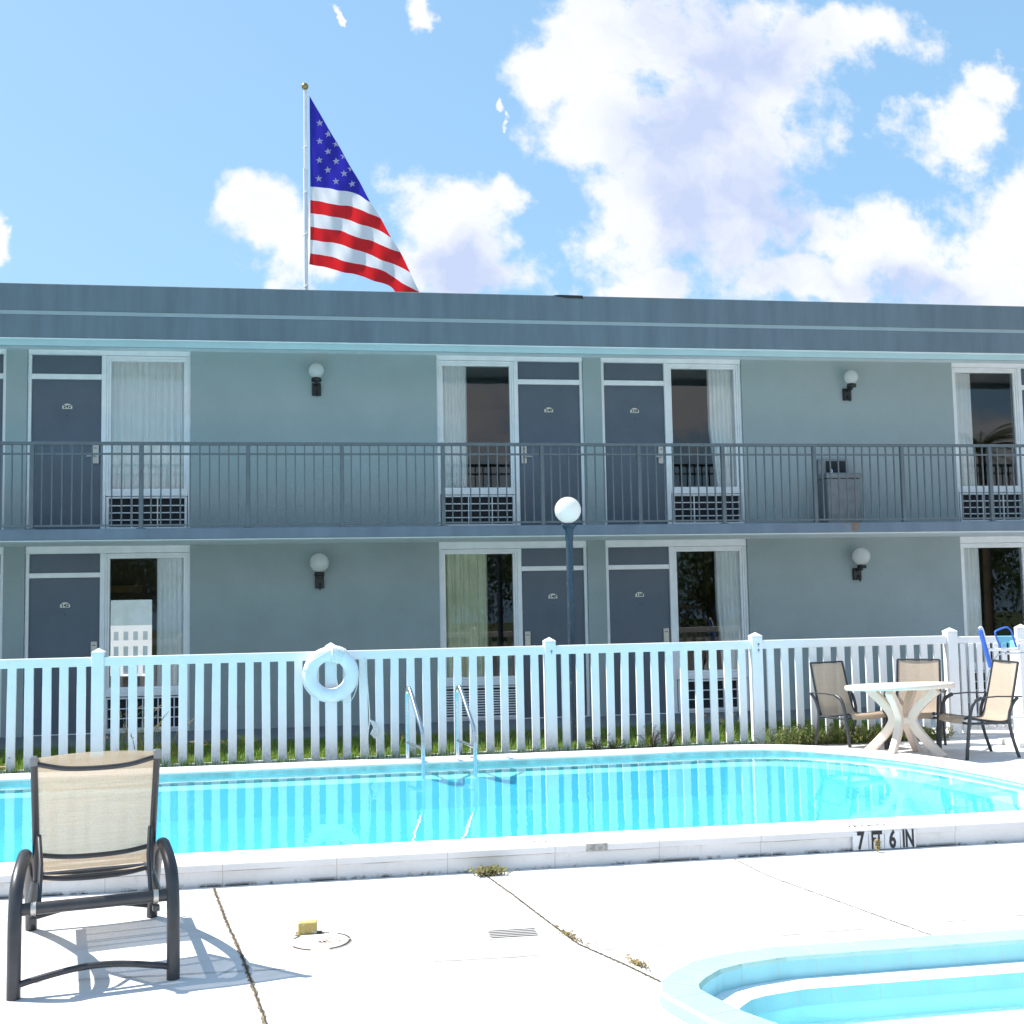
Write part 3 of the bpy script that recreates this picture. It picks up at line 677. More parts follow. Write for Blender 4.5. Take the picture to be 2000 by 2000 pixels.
# ---------------------------------------------------------------- picket fences
FN = tag(empty('picket_fence', (0, Yf, 0)), 'white vinyl picket fence running along the far side of the pool', 'fence')
FN.location = (0, 0, 0)
P0, SPC = -2.4231, 2.43
zt0, zt1 = 1.179, 1.276
def post(x, y, par, h=1.371):
    m_ = MB(); m_.box(x-.0635, x+.0635, y-.0635, y+.0635, -.1, h-.055); po = m_.build('fence_post', MT['vinyl'], par, bevel=.005)
    c = MB(); a = .0645; z = h-.055
    c.add([(x-a, y-a, z), (x+a, y-a, z), (x+a, y+a, z), (x-a, y+a, z), (x-a, y-a, z+.014), (x+a, y-a, z+.014), (x+a, y+a, z+.014), (x-a, y+a, z+.014), (x, y, h)],
          [(0, 1, 2, 3), (0, 1, 5, 4), (1, 2, 6, 5), (2, 3, 7, 6), (3, 0, 4, 7), (4, 5, 8), (5, 6, 8), (6, 7, 8), (7, 4, 8)])
    c.build('post_cap', MT['vinyl'], po)
    return po
for i in range(-1, 5):
    x = P0+i*SPC
    po = post(x, Yf, FN, 1.371)
    if i in (2, 3):
        for zz in ((1.215,) if i == 2 else (1.235, 1.17)):
            s_ = MB(); s_.tube([(x+.012, Yf-.066, zz), (x+.012, Yf-.072, zz)], .012, 8); s_.tube([(x+.012, Yf-.07, zz-.03), (x+.012, Yf-.07, zz)], .004, 5); s_.build('hook', MT['greysteel'], po)
    if i == 4: continue
    m_ = MB(); m_.box(x+.0636, x+SPC-.0636, Yf-.04, Yf+.04, zt0, zt1); pn = m_.build('top_rail', MT['vinyl'], FN, bevel=.006, seg=2)
    m_ = MB(); m_.box(x+.0636, x+SPC-.0636, Yf-.02, Yf+.025, .095, .125); m_.build('bottom_rail', MT['vinyl'], FN)
    for k in range(1, 14):
        px = x+SPC*k/14+random.uniform(-.002, .002); m_ = MB(); m_.box(px-.044, px+.044, Yf-.0155, Yf+.0155, .126, zt0+.02)
        th_ = random.gauss(0, .0035)
        m_.v = [(px+(vx-px)*math.cos(th_)+(vz-1.18)*math.sin(th_), vy, vz) for vx, vy, vz in m_.v]
        m_.build('picket', MT['vinyl'], FN, bevel=.003)
SF = tag(empty('picket_fence', (0, 0, 0)), 'short white fence section with close-set pickets behind the blue pool lift', 'fence')
a0 = Vector((P0+4*SPC+.07, Yf+.02)); a1 = Vector((8.05, 12.60)); dv = (a1-a0); ln = dv.length; an = math.atan2(dv.y, dv.x)
SF.location = (a0.x, a0.y, 0); SF.rotation_euler = (0, 0, an)
m_ = MB(); m_.box(0, ln-.05, -.035, .035, 1.18, 1.262); m_.build('top_rail', MT['vinyl'], SF, bevel=.006)
m_ = MB(); m_.box(0, ln-.05, -.02, .02, .16, .20); m_.build('bottom_rail', MT['vinyl'], SF)
for k in range(9):
    px = .05+k*.093; m_ = MB(); m_.box(px-.0, px+.058, -.045, .04, .201 if k else .13, 1.179); m_.build('picket', MT['vinyl'], SF, bevel=.003)
post(ln+.02, 0, SF, 1.40)

# ---------------------------------------------------------------- life ring
LR = tag(empty('life_ring', (.005, 12.69, 1.03)), 'white life ring hanging on the second fence post from the left', 'life ring')
m_ = MB(); Rm, rr = .224, .077
vs = []; NU, NV = 48, 18
for i in range(NU):
    a = 2*PI*i/NU
    for j in range(NV):
        t = 2*PI*j/NV; r = Rm+rr*math.cos(t); vs.append((r*math.cos(a), rr*.72*math.sin(t), r*math.sin(a)))
m_.add(vs, [(i*NV+j, i*NV+(j+1) % NV, ((i+1) % NU)*NV+(j+1) % NV, ((i+1) % NU)*NV+j) for i in range(NU) for j in range(NV)], True)
m_.build('ring', MT['ring'], LR)
m_ = MB()
for k in range(9):     # rope wound round the ring near the top
    a = PI/2-.08-k*.058; pts = []
    for j in range(15): t = 2*PI*j/14; r = Rm+(rr+.009)*math.cos(t); pts.append((r*math.cos(a+.02*math.sin(t)), (rr*.72+.009)*math.sin(t), r*math.sin(a+.02*math.sin(t))))
    m_.tube(pts, .0095, 6, cap=False)
m_.build('rope_winding', MT['rope'], LR)
m_ = MB()
m_.tube(smooth_path([(0, -.075, .27), (-.12, -.08, .20), (-.25, -.065, .115), (-.292, -.02, .03), (-.285, -.03, -.1), (-.22, -.05, -.20), (-.14, -.05, -.26)]), .0045, 5)
m_.tube(smooth_path([(.045, -.03, .12), (.05, -.02, .02), (.07, -.02, -.1), (.075, -.03, -.16)]), .0045, 5)
m_.tube(smooth_path([(.292, -.02, .06), (.285, -.03, -.10), (.24, -.04, -.24), (.18, -.04, -.30), (.12, -.04, -.28), (.10, -.05, -.22)]), .0045, 5)
m_.build('grab_rope', MT['rope'], LR)
RP_ = tag(empty('hanging_rope', (.40, 12.80, .1)), 'thin white rope hanging down a picket beside the life ring', 'rope')
m_ = MB(); m_.tube(smooth_path([(-.02, -.02, 1.12), (.0, -.02, .8), (.02, -.02, .45), (.0, -.02, .25), (.01, -.02, .0)], 6), .006, 5); m_.build('line', MT['rope'], RP_)
m_ = MB()
for k in range(5): m_.tube(smooth_path([(.02, -.03, .42), (.05+.01*k, -.05+.01*k, .38), (.06+.012*k, -.04, .33-.01*k), (.03+.01*k, -.03, .27-.012*k)]), .008, 5)
m_.build('knot', MT['rope'], RP_)

# ---------------------------------------------------------------- pool ladder
LD = tag(empty('pool_ladder', (.80, 12.35, .1)), 'stainless steel ladder handrails rising from the far pool edge', 'ladder')
for s_ in (0, .53):
    m_ = MB()
    pth = [(s_, 0, .0), (s_, 0, .35), (s_, -.005, .66), (s_+.003, -.03, .755), (s_+.012, -.09, .79), (s_+.03, -.16, .755), (s_+.085, -.40, .52), (s_+.115, -.50, .40), (s_+.122, -.53, .30), (s_+.122, -.54, .1), (s_+.122, -.54, -.5)]
    m_.tube(smooth_path(pth, 5), .0215, 12); m_.build('handrail', MT['steel'], LD)
    m_ = MB(); m_.tube([(s_, 0, .22), (s_+.122, -.535, .205)], .016, 10); m_.build('brace', MT['steel'], LD)
for z in (-.12, -.38):
    m_ = MB(); m_.box(.122, .652, -.60, -.51, z-.012, z+.012); m_.build('step', MT['steel'], LD, bevel=.004)

# ---------------------------------------------------------------- lounger in front left
LG = empty('sun_lounger', (-1.098, 5.80, 0), math.radians(11.5))
tag(LG, 'tan sling sun lounger with a dark frame and arched arms, seen from behind', 'sun lounger')
hw = .352
for s_ in (-1, 1):
    pth = [(s_*hw, 0, 0), (s_*hw, .005, .20), (s_*hw, .03, .38), (s_*(hw-.005), .10, .50), (s_*(hw-.02), .24, .565), (s_*(hw-.025), .45, .56), (s_*(hw-.03), .72, .46), (s_*(hw-.03), .98, .28), (s_*(hw-.03), 1.16, .10), (s_*(hw-.03), 1.22, .0)]
    m_ = MB(); m_.tube(smooth_path(pth, 6), .031, 12, flat=.9, side=(1, 0, 0)); m_.build('armrest_leg', MT['anod'], LG)
    m_ = MB(); m_.tube([(s_*.285, .04, .385), (s_*.285, .6, .37), (s_*.285, 1.25, .35)], .022, 10, flat=1.1); m_.build('side_rail', MT['anod'], LG)
m_ = MB(); m_.tube([(-.335, .05, .385), (.335, .05, .385)], .029, 14); m_.build('rear_crossbar', MT['anod'], LG)
for s_ in (-1, 1):
    m_ = MB(); m_.tube([(s_*.262, .05, .385), (s_*.285, .05, .385)], .033, 12); m_.build('clamp', MT['lock'], LG)
    m_ = MB(); m_.box(s_*.275-.016, s_*.275+.016, .03, .07, .318, .342); m_.build('bracket', MT['anod'], LG)
m_ = MB(); m_.tube(smooth_path([(-hw, 0, .055), (-.28, .0, .073), (-.12, 0, .10), (0, .0, .108), (.12, 0, .10), (.28, 0, .073), (hw, 0, .055)], 5), .0155, 10); m_.build('lower_stretcher', MT['anod'], LG)
m_ = MB(); m_.tube(smooth_path([(-.32, 1.19, .07), (0, 1.19, .12), (.32, 1.19, .07)], 5), .0155, 10); m_.build('lower_stretcher', MT['anod'], LG)
# backrest
BT = (.20, 1.058); BB = (.50, .44)   # (y, z) of top and bottom
def bk(t, x, off=0): return (x, BB[0]+(BT[0]-BB[0])*t+off, BB[1]+(BT[1]-BB[1])*t)
for s_ in (-1, 1):
    m_ = MB(); m_.tube([bk(-.03, s_*.276), bk(.5, s_*.280), bk(.985, s_*.286)], .0155, 10, flat=1.1); m_.build('back_frame', MT['anod'], LG)
    m_ = MB(); m_.tube([(s_*.252, .08, .38), (s_*.248, .22, .55), bk(.36, s_*.262, -.03)], .011, 8); m_.build('prop_strut', MT['anod'], LG)
    m_ = MB(); m_.box(s_*.286-.018, s_*.286+.018, BT[0]-.016, BT[0]+.02, BT[1]-.035, BT[1]+.012); m_.build('corner_cap', MT['greysteel'], LG, bevel=.005)
for t, sag, nm in ((.955, -.032, 'back_bar'), (.185, -.02, 'back_bar'), (-.01, -.02, 'back_bar')):
    m_ = MB(); m_.tube(smooth_path([Vector(bk(t, -.275)), Vector(bk(t, -.15, -.02))+Vector((0, 0, sag*.8)), Vector(bk(t, 0, -.03))+Vector((0, 0, sag)), Vector(bk(t, .15, -.02))+Vector((0, 0, sag*.8)), Vector(bk(t, .275))], 5), .0125, 8); m_.build(nm, MT['anod'], LG)
m_ = MB(); NX, NZ = 16, 14; vs = []
for j in range(NZ+1):
    for i in range(NX+1):
        x = -.273+.546*i/NX; t = .03+.975*j/NZ; c_ = 1-(x/.273)**2; q = bk(t, x, .025*c_)
        q = (q[0], q[1], q[2] + (.012*c_ if j == NZ else 0)); vs.append(q)
m_.add(vs, [(j*(NX+1)+i, j*(NX+1)+i+1, (j+1)*(NX+1)+i+1, (j+1)*(NX+1)+i) for j in range(NZ) for i in range(NX)], True)
bs_ = m_.build('back_sling', MT['sling'], LG)
m_ = MB(); m_.box(-.032, .032, BT[0]+.014, BT[0]+.0155, 1.052, 1.072); m_.build('fabric_label', MT['plate'], LG)
m_ = MB(); vs = []
for j in range(9):
    y = .77+.51*j/8
    for i in range(NX+1): x = -.27+.54*i/NX; c_ = 1-(x/.27)**2; vs.append((x, y, .365-.03*(y-.5)-.015*c_))
m_.add(vs, [(j*(NX+1)+i, j*(NX+1)+i+1, (j+1)*(NX+1)+i+1, (j+1)*(NX+1)+i) for j in range(8) for i in range(NX)], True)
m_.build('seat_sling', MT['sling'], LG)
for y in (.87, .99, .96, 1.12, 1.28):
    m_ = MB(); m_.tube([(-.285, y, .345), (.285, y, .345)], .010, 8); m_.build('seat_bar', MT['anod'], LG)

# ---------------------------------------------------------------- patio chairs
def chair(loc, rz, label, S=.95):
    C = tag(empty('patio_chair', loc, rz), label, 'chair', 'beige sling patio chairs round the table'); C.scale = (S, S, S)
    return C
def chair_parts(C):
    fr = MT['anod']
    for s_ in (-1, 1):
        m_ = MB(); m_.tube(smooth_path([(s_*.275, .27, 0), (s_*.285, .24, .30), (s_*.29, .21, .50), (s_*.29, .16, .60), (s_*.29, .08, .64)], 5), [.0165]*21, 8, flat=1.25); m_.build('front_leg', fr, C)
        m_ = MB(); m_.tube(smooth_path([(s_*.265, -.34, 0), (s_*.268, -.27, .22), (s_*.272, -.24, .42), (s_*.28, -.28, .56), (s_*.29, -.34, .635)], 5), .0155, 8, flat=1.25); m_.build('rear_leg', fr, C)
        m_ = MB(); m_.tube([(s_*.29, .09, .642), (s_*.292, -.10, .652), (s_*.29, -.38, .642)], .023, 8, flat=.35, side=(1, 0, 0)); m_.build('armrest', fr, C)
        m_ = MB(); m_.tube(smooth_path([(s_*.245, .26, .415), (s_*.245, .22, .43), (s_*.245, 0, .395), (s_*.245, -.18, .38), (s_*.245, -.25, .42), (s_*.24, -.31, .62), (s_*.235, -.40, 1.0)], 5), .013, 8); m_.build('back_frame', fr, C)
    m_ = MB(); m_.tube([(-.235, -.40, 1.0), (.235, -.40, 1.0)], .012, 8); m_.build('top_bar', fr, C)
    m_ = MB(); m_.tube([(-.28, .235, .375), (.28, .235, .375)], .014, 8); m_.tube([(-.27, -.24, .37), (.27, -.24, .37)], .014, 8); m_.build('seat_crossbar', fr, C)
    m_ = MB()
    for s_ in (-1, 1): m_.tube([(s_*.277, .235, .375), (s_*.270, -.24, .37)], .013, 8)
    m_.build('seat_rail', fr, C)
    pr_ = smooth_path([(0, .285, .375), (0, .26, .425), (0, .20, .435), (0, 0, .40), (0, -.18, .385), (0, -.25, .43), (0, -.31, .62), (0, -.395, .985)], 5)
    vs = []
    for p in pr_:
        for i in range(9):
            x = -.24+.06*i; c_ = 1-(x/.24)**2; vs.append((x, p.y-.012*c_*(1 if p.z > .45 else 0), p.z-.014*c_*(1 if p.z <= .45 else 0)))
    k = len(pr_); m_ = MB(); m_.add(vs, [(j*9+i, j*9+i+1, (j+1)*9+i+1, (j+1)*9+i) for j in range(k-1) for i in range(8)], True); m_.build('sling_seat', MT['sling2'], C)
C1 = chair((5.73, 12.22, .085), math.radians(196), 'beige sling chair left of the patio table, nearest the pool corner', .97); chair_parts(C1)
C2 = copy_tree(C1); C2.location = (6.385, 12.05, .085); C2.rotation_euler = (0, 0, math.radians(142)); C2['label'] = 'beige sling chair behind the patio table, facing the pool'
C3 = copy_tree(C1); C3.location = (6.64, 11.27, .085); C3.rotation_euler = (0, 0, math.radians(90)); C3['label'] = 'beige sling chair right of the patio table, in front of the blue pool lift'
C1.scale = (.98, .98, .93); C2.scale = (.98, .98, .945); C3.scale = (.96, .96, .965)
# ---------------------------------------------------------------- round plastic table
T = tag(empty('patio_table', (5.95, 11.48, .085), math.radians(-2)), 'round cream plastic table with curved crossing legs beside the pool corner', 'table')
m_ = MB(); m_.lathe((0, 0, 0), [(.001, .665), (.50, .665), (.53, .655), (.548, .650), (.556, .662), (.556, .688), (.548, .699), (.52, .703), (.50, .697), (.001, .695)], 48); tt = m_.build('tabletop', MT['plast'], T, bevel=0); tt.rotation_euler = (math.radians(-2.9), math.radians(-.8), 0); tt.location = (0, -.0, .045)
for k in range(4):
    a = PI/2*k+PI/4; ca, sa = math.cos(a), math.sin(a)
    prof = smooth_path([(.37, 0, .70), (.28, 0, .62), (.18, 0, .52), (.105, 0, .41), (.12, 0, .32), (.22, 0, .19), (.41, 0, 0)], 5)
    vs = []; hw_ = .036
    for i, p in enumerate(prof):
        t = (prof[min(i+1, len(prof)-1)]-prof[max(i-1, 0)]).normalized(); nn = Vector((t.z, 0, -t.x)); w = hw_ if p.z > .2 else hw_*.9
        th = .044
        for (u, v) in ((-w, -th), (w, -th), (w, th), (-w, th)):
            q = p+nn*v; vs.append((q.x*ca-u*sa, q.x*sa+u*ca, max(q.z, 0)))
    m_ = MB(); n_ = len(prof); m_.add(vs, [(i*4+j, i*4+(j+1) % 4, (i+1)*4+(j+1) % 4, (i+1)*4+j) for i in range(n_-1) for j in range(4)]+[(0, 1, 2, 3), tuple(range(4*n_-4, 4*n_))])
    m_.build('table_leg', MT['plast'], T, bevel=.008, seg=2)
m_ = MB(); m_.box(-.085, .085, -.085, .085, .33, .41); m_.build('hub', MT['plast'], T, bevel=.02, seg=2)

# ---------------------------------------------------------------- pool lift on the right
PL = tag(empty('pool_lift', (7.62, 11.9, .085)), 'white pool lift with a blue seat at the right edge beside the fence', 'pool lift')
def L_(p): return (p[0]-7.62, p[1]-11.9, p[2]-.085)
m_ = MB(); m_.box(-.09, .09, -.09, .09, 0, 1.15); m_.box(-.22, .22, -.2, .2, 0, .06); m_.build('mast', MT['vinyl'], PL, bevel=.01)
m_ = MB(); m_.tube([L_((7.09, 11.7, 1.155)), L_((7.56, 11.75, 1.145))], .017, 10); m_.build('arm', MT['vinyl'], PL)
m_ = MB(); m_.tube([L_((7.47, 11.7, 1.245)), L_((7.62, 11.8, 1.235))], .018, 10); m_.box(-.16, -.10, -.23, -.17, 1.06, 1.12); m_.build('arm', MT['vinyl'], PL)
m_ = MB(); m_.tube([L_((7.30, 11.7, 1.11)), L_((7.6, 11.75, 1.10))], .012, 8); m_.build('arm', MT['steel'], PL)
m_ = MB(); m_.tube(smooth_path([L_((7.012, 11.7, 1.37)), L_((7.05, 11.7, 1.22)), L_((7.115, 11.7, .965))], 4), .022, 8, flat=1.4); m_.build('side_pad', MT['blue'], PL)
m_ = MB(); m_.tube(smooth_path([L_((7.005, 11.71, 1.385)), L_((7.04, 11.72, 1.40)), L_((7.065, 11.72, 1.33)), L_((7.10, 11.73, 1.18)), L_((7.14, 11.72, .97))], 4), .013, 8); m_.build('side_frame', MT['vinyl'], PL)
loop = [(7.255, 11.72, 1.17), (7.215, 11.72, 1.28), (7.200, 11.72, 1.335), (7.225, 11.72, 1.362), (7.325, 11.72, 1.393), (7.365, 11.72, 1.38), (7.40, 11.72, 1.33), (7.445, 11.72, 1.17)]
sl_ = smooth_path([L_(p) for p in loop], 4)
m_ = MB(); m_.tube(sl_, .010, 8); m_.build('seat_back_frame', MT['blue'], PL)
m_ = MB(); m_.add([tuple(p) for p in sl_], [tuple(range(len(sl_)))]); m_.build('seat_back', MT['mesh'], PL)
m_ = MB(); m_.tube(smooth_path([L_((7.28, 11.7, 1.12)), L_((7.18, 11.68, 1.08)), L_((7.10, 11.68, .95)), L_((7.05, 11.68, .80)), L_((7.04, 11.7, .65))], 4), .008, 6); m_.build('support_wire', MT['steel'], PL)
m_ = MB(); m_.tube([L_((7.12, 11.7, .96)), L_((7.16, 11.7, .55)), L_((7.25, 11.7, .42)), L_((7.55, 11.8, .40))], .014, 8); m_.build('seat_support', MT['vinyl'], PL)

# ---------------------------------------------------------------- wading pool at lower right
ko = [(1.72, 3.3), (1.50, 3.72), (1.319, 4.06), (1.245, 4.31), (1.232, 4.388), (1.262, 4.50), (1.336, 4.60), (1.453, 4.715), (1.60, 4.78), (1.842, 4.835), (2.31, 4.838), (3.043, 4.842), (5.6, 4.85), (6.0, 4.4), (6.0, 2.2), (5.6, 1.9), (2.3, 1.9), (1.9, 2.6)][::-1]
WP = tag(empty('wading_pool', (0, 0, 0)), 'small aqua wading pool with a raised tiled rim at the lower right', 'wading pool')
zt = .28
ki = offset(ko, -.165)
kin = ki
m_ = MB(); ka = offset(ko, -.012); kb = offset(kin, .012)
ringband(m_, ko, zt-.012, ka, zt); ringband(m_, ka, zt, kb, zt); ringband(m_, kb, zt, kin, zt-.014)
ringband(m_, ko, zt-.012, ko, zt-.05)
rim_mb = m_
m_ = MB(); kw = offset(ko, -.006); ringband(m_, ko, zt-.05, kw, zt-.052); ringband(m_, kw, zt-.052, kw, -.05); m_.build('outer_wall', mat('aqua_white_wall', (.60, .74, .78), .8, .06, 7), WP)
m_ = MB(); ringband(m_, kin, zt-.014, kin, zt-.085); m_.build('inner_wall', MT['aqua2'], WP)
k3 = offset(kin, -.135)
m_ = MB(); ringband(m_, kin, zt-.085, k3, zt-.085); m_.build('gutter', MT['ledge'], WP)
m_ = MB(); ringband(m_, k3, zt-.085, k3, zt-.22); m_.build('inner_wall', MT['aqua2'], WP)
m_ = MB(); m_.add([(x, y, zt-.22) for x, y in k3], [tuple(range(len(k3)))]); m_.build('pool_floor', mat('wading_floor', (.86, .94, .94), .8, .12, 26, (.66, .88, .90)), WP)
m_ = MB(); m_.add([(x, y, zt-.15) for x, y in offset(k3, .001)], [tuple(range(len(k3)))]); struct(m_.build('wading_water', MT['water2'], recalc=False))
# grout lines of the rim tiles: thin raised strips of pale grout, part of the rim
m_ = rim_mb; m_.cur = 1; n = len(ko)
per = []
for i in range(n):
    p, q = Vector(ko[i]), Vector(ko[(i+1) % n]); per.append((p, q, (q-p).length))
acc = 0; nxt = .1
for (p, q, l) in per:
    while nxt < acc+l:
        t = (nxt-acc)/l; c_ = p.lerp(q, t); e = (q-p).normalized(); nn = Vector((-e.y, e.x))
        if nn.dot(Vector((3.5, 3.5))-c_) < 0: nn = -nn
        a = c_+nn*.014; b_ = c_+nn*.155; w = e*.003
        m_.add([(a.x-w.x, a.y-w.y, zt+.001), (a.x+w.x, a.y+w.y, zt+.001), (b_.x+w.x, b_.y+w.y, zt+.001), (b_.x-w.x, b_.y-w.y, zt+.001)], [(0, 1, 2, 3)])
        for o_, z0_, z1_ in ((.1655, zt-.017, zt-.084), (.3005, zt-.088, zt-.145)):
            f_ = c_+nn*o_
            m_.add([(f_.x-w.x, f_.y-w.y, z0_), (f_.x+w.x, f_.y+w.y, z0_), (f_.x+w.x, f_.y+w.y, z1_), (f_.x-w.x, f_.y-w.y, z1_)], [(0, 1, 2, 3)])
        nxt += .21
    acc += l
m_.build('rim', [MT['aqua'], mat('grout', (.42, .60, .60), .8)], WP)

# ---------------------------------------------------------------- depth markings on the pool coping
yface = 7.6965
for k, (tx, s_, sx) in enumerate((('7', .10, .85), ('FT', .10, .62), ('6', .10, .85), ('IN', .10, .72))):
    x = 3.633+.118*k
    m_ = MB(); m_.box(x-.0565, x+.0565, yface-.004, yface+.01, .006, .124); tl_ = m_.build('depth_tile', mat('depth_tile_white', (.72, .72, .73), .4, .08, 20) if k == 0 else bpy.data.materials['depth_tile_white'], pool)
    text(tx, .165, MT['ink'], 'depth_number', tl_, facing(x, yface-.0052, .064), sx*.74, .0055)
txt = text('7FT6IN', .085, bpy.data.materials.get('worn_ink') or mat('worn_ink', (.03, .025, .02), .9, 0, 50, (.22, .2, .18)), 'painted_depth', pool, Matrix.Translation((3.73, 7.80, .1495)), 1.15, .0, .0005)
m_ = MB()
for i in range(24):
    a, b_ = 2*PI*i/24, 2*PI*(i+1)/24
    for r0, r1 in ((.038, .046),): m_.add([(1.397+r0*math.cos(a), 7.845+r0*math.sin(a), .1492), (1.397+r1*math.cos(a), 7.845+r1*math.sin(a), .1492), (1.397+r1*math.cos(b_), 7.845+r1*math.sin(b_), .1492), (1.397+r0*math.cos(b_), 7.845+r0*math.sin(b_), .1492)], [(0, 1, 2, 3)])
m_.add([(1.372, 7.84, .1492), (1.378, 7.836, .1492), (1.42, 7.853, .1492), (1.414, 7.858, .1492)], [(0, 1, 2, 3)]); m_.add([(1.385, 7.855, .1493), (1.39, 7.858, .1493), (1.402, 7.835, .1493), (1.396, 7.832, .1493)], [(0, 1, 2, 3)])
m_.build('no_diving_mark', mat('mark_red', (.16, .05, .04), .9, .3, 60), pool)
m_ = MB(); m_.box(1.685, 1.83, yface-.004, yface+.01, .098, .146); m_.build('weathered_tile', mat('weathered_tile', (.5, .49, .46), .8, 0, 40, (.22, .21, .19)), pool)

# ---------------------------------------------------------------- small things on the deck
bx_ = tag(empty('metal_bracket', (-.13, 6.50, 0), math.radians(-2)), 'small worn yellow block standing on the deck behind the round cover', 'block')
m_ = MB(); m_.box(-.05, .05, -.025, .03, 0, .066); m_.build('block', MT['yellow'], bx_, bevel=.004)
m_ = MB(); m_.box(-.065, .075, -.035, .035, 0.0005, .006); m_.build('base_plate', MT['crack'], bx_)
mc = tag(empty('manhole_cover', (-.062, 6.33, 0)), 'round pinkish concrete cover set in the deck in front of the yellow block', 'cover')
m_ = MB(); m_.lathe((0, 0, 0), [(.001, .0055), (.15, .0055), (.165, .004), (.168, .0005)], 40); m_.build('disc', MT['stain'], mc)
m_ = MB()
for i in range(40):
    a, b_ = 2*PI*i/40, 2*PI*(i+1)/40
    if noise.noise(Vector((math.cos(a)*2, math.sin(a)*2, 3.3))) > -.15:
        for r0, r1 in ((.150, .161),): m_.add([(r0*math.cos(a), r0*math.sin(a), .007), (r1*math.cos(a), r1*math.sin(a), .007), (r1*math.cos(b_), r1*math.sin(b_), .007), (r0*math.cos(b_), r0*math.sin(b_), .007)], [(0, 1, 2, 3)])
m_.build('rim_crack', MT['slot'], mc)
m_ = MB()
for k in range(70): a = random.uniform(0, 6.28); r = abs(random.gauss(0, .035)); m_.sphere((.02+r*math.cos(a)*1.3, -.02+r*math.sin(a)*.7, .007), random.uniform(.001, .0028), 5, 3)
m_.build('debris', MT['crack'], mc)
gr = tag(empty('floor_drain', (.955, 6.25, 0), math.radians(-1)), 'slotted drain grate set flush in the white deck', 'drain')
m_ = MB(); m_.box(-.155, .155, -.085, .085, .0005, .004); m_.build('grate_plate', MT['deck'], gr)
m_ = MB()
for k in range(5):
    y = -.062+.031*k; m_.add([(-.13+.012*random.random(), y-.0085, .0055), (.13-.012*random.random(), y-.0085, .0055), (.13, y+.007, .0055), (-.13, y+.007, .0055)], [(0, 1, 2, 3)])
m_.build('slots', MT['slot'], gr)

# ---------------------------------------------------------------- plants
def blade(mb, x, y, z, h, lean, a, w):
    dx, dy = math.cos(a), math.sin(a); px, py = -dy*w/2, dx*w/2
    m1 = (x+dx*lean*.35, y+dy*lean*.35, z+h*.6); tip = (x+dx*lean, y+dy*lean, z+h)
    mb.add([(x-px, y-py, z), (x+px, y+py, z), (m1[0]+px*.7, m1[1]+py*.7, m1[2]), (m1[0]-px*.7, m1[1]-py*.7, m1[2]), tip], [(0, 1, 2, 3), (3, 2, 4)])
gm = MB()
for i in range(26000):
    y = 12.70+2.25*random.random()**1.4; x = random.uniform(-4.2, 9.6) if y < 13.6 else random.uniform(-4.8, 10.2)
    if x > 7.0 and y < 14.9: continue
    d = noise.noise(Vector((x*1.3, y*1.3, 0)))+noise.noise(Vector((x*5, y*5, 4)))*.5
    if d < -.45 and random.random() < .7: continue
    h = random.uniform(.04, .11)*(1+.6*d)
    blade(gm, x, y, .088, h, random.uniform(.0, .07), random.uniform(0, 6.28), random.uniform(.005, .010))
go = gm.build('grass', MT['grass']); go['kind'] = 'stuff'
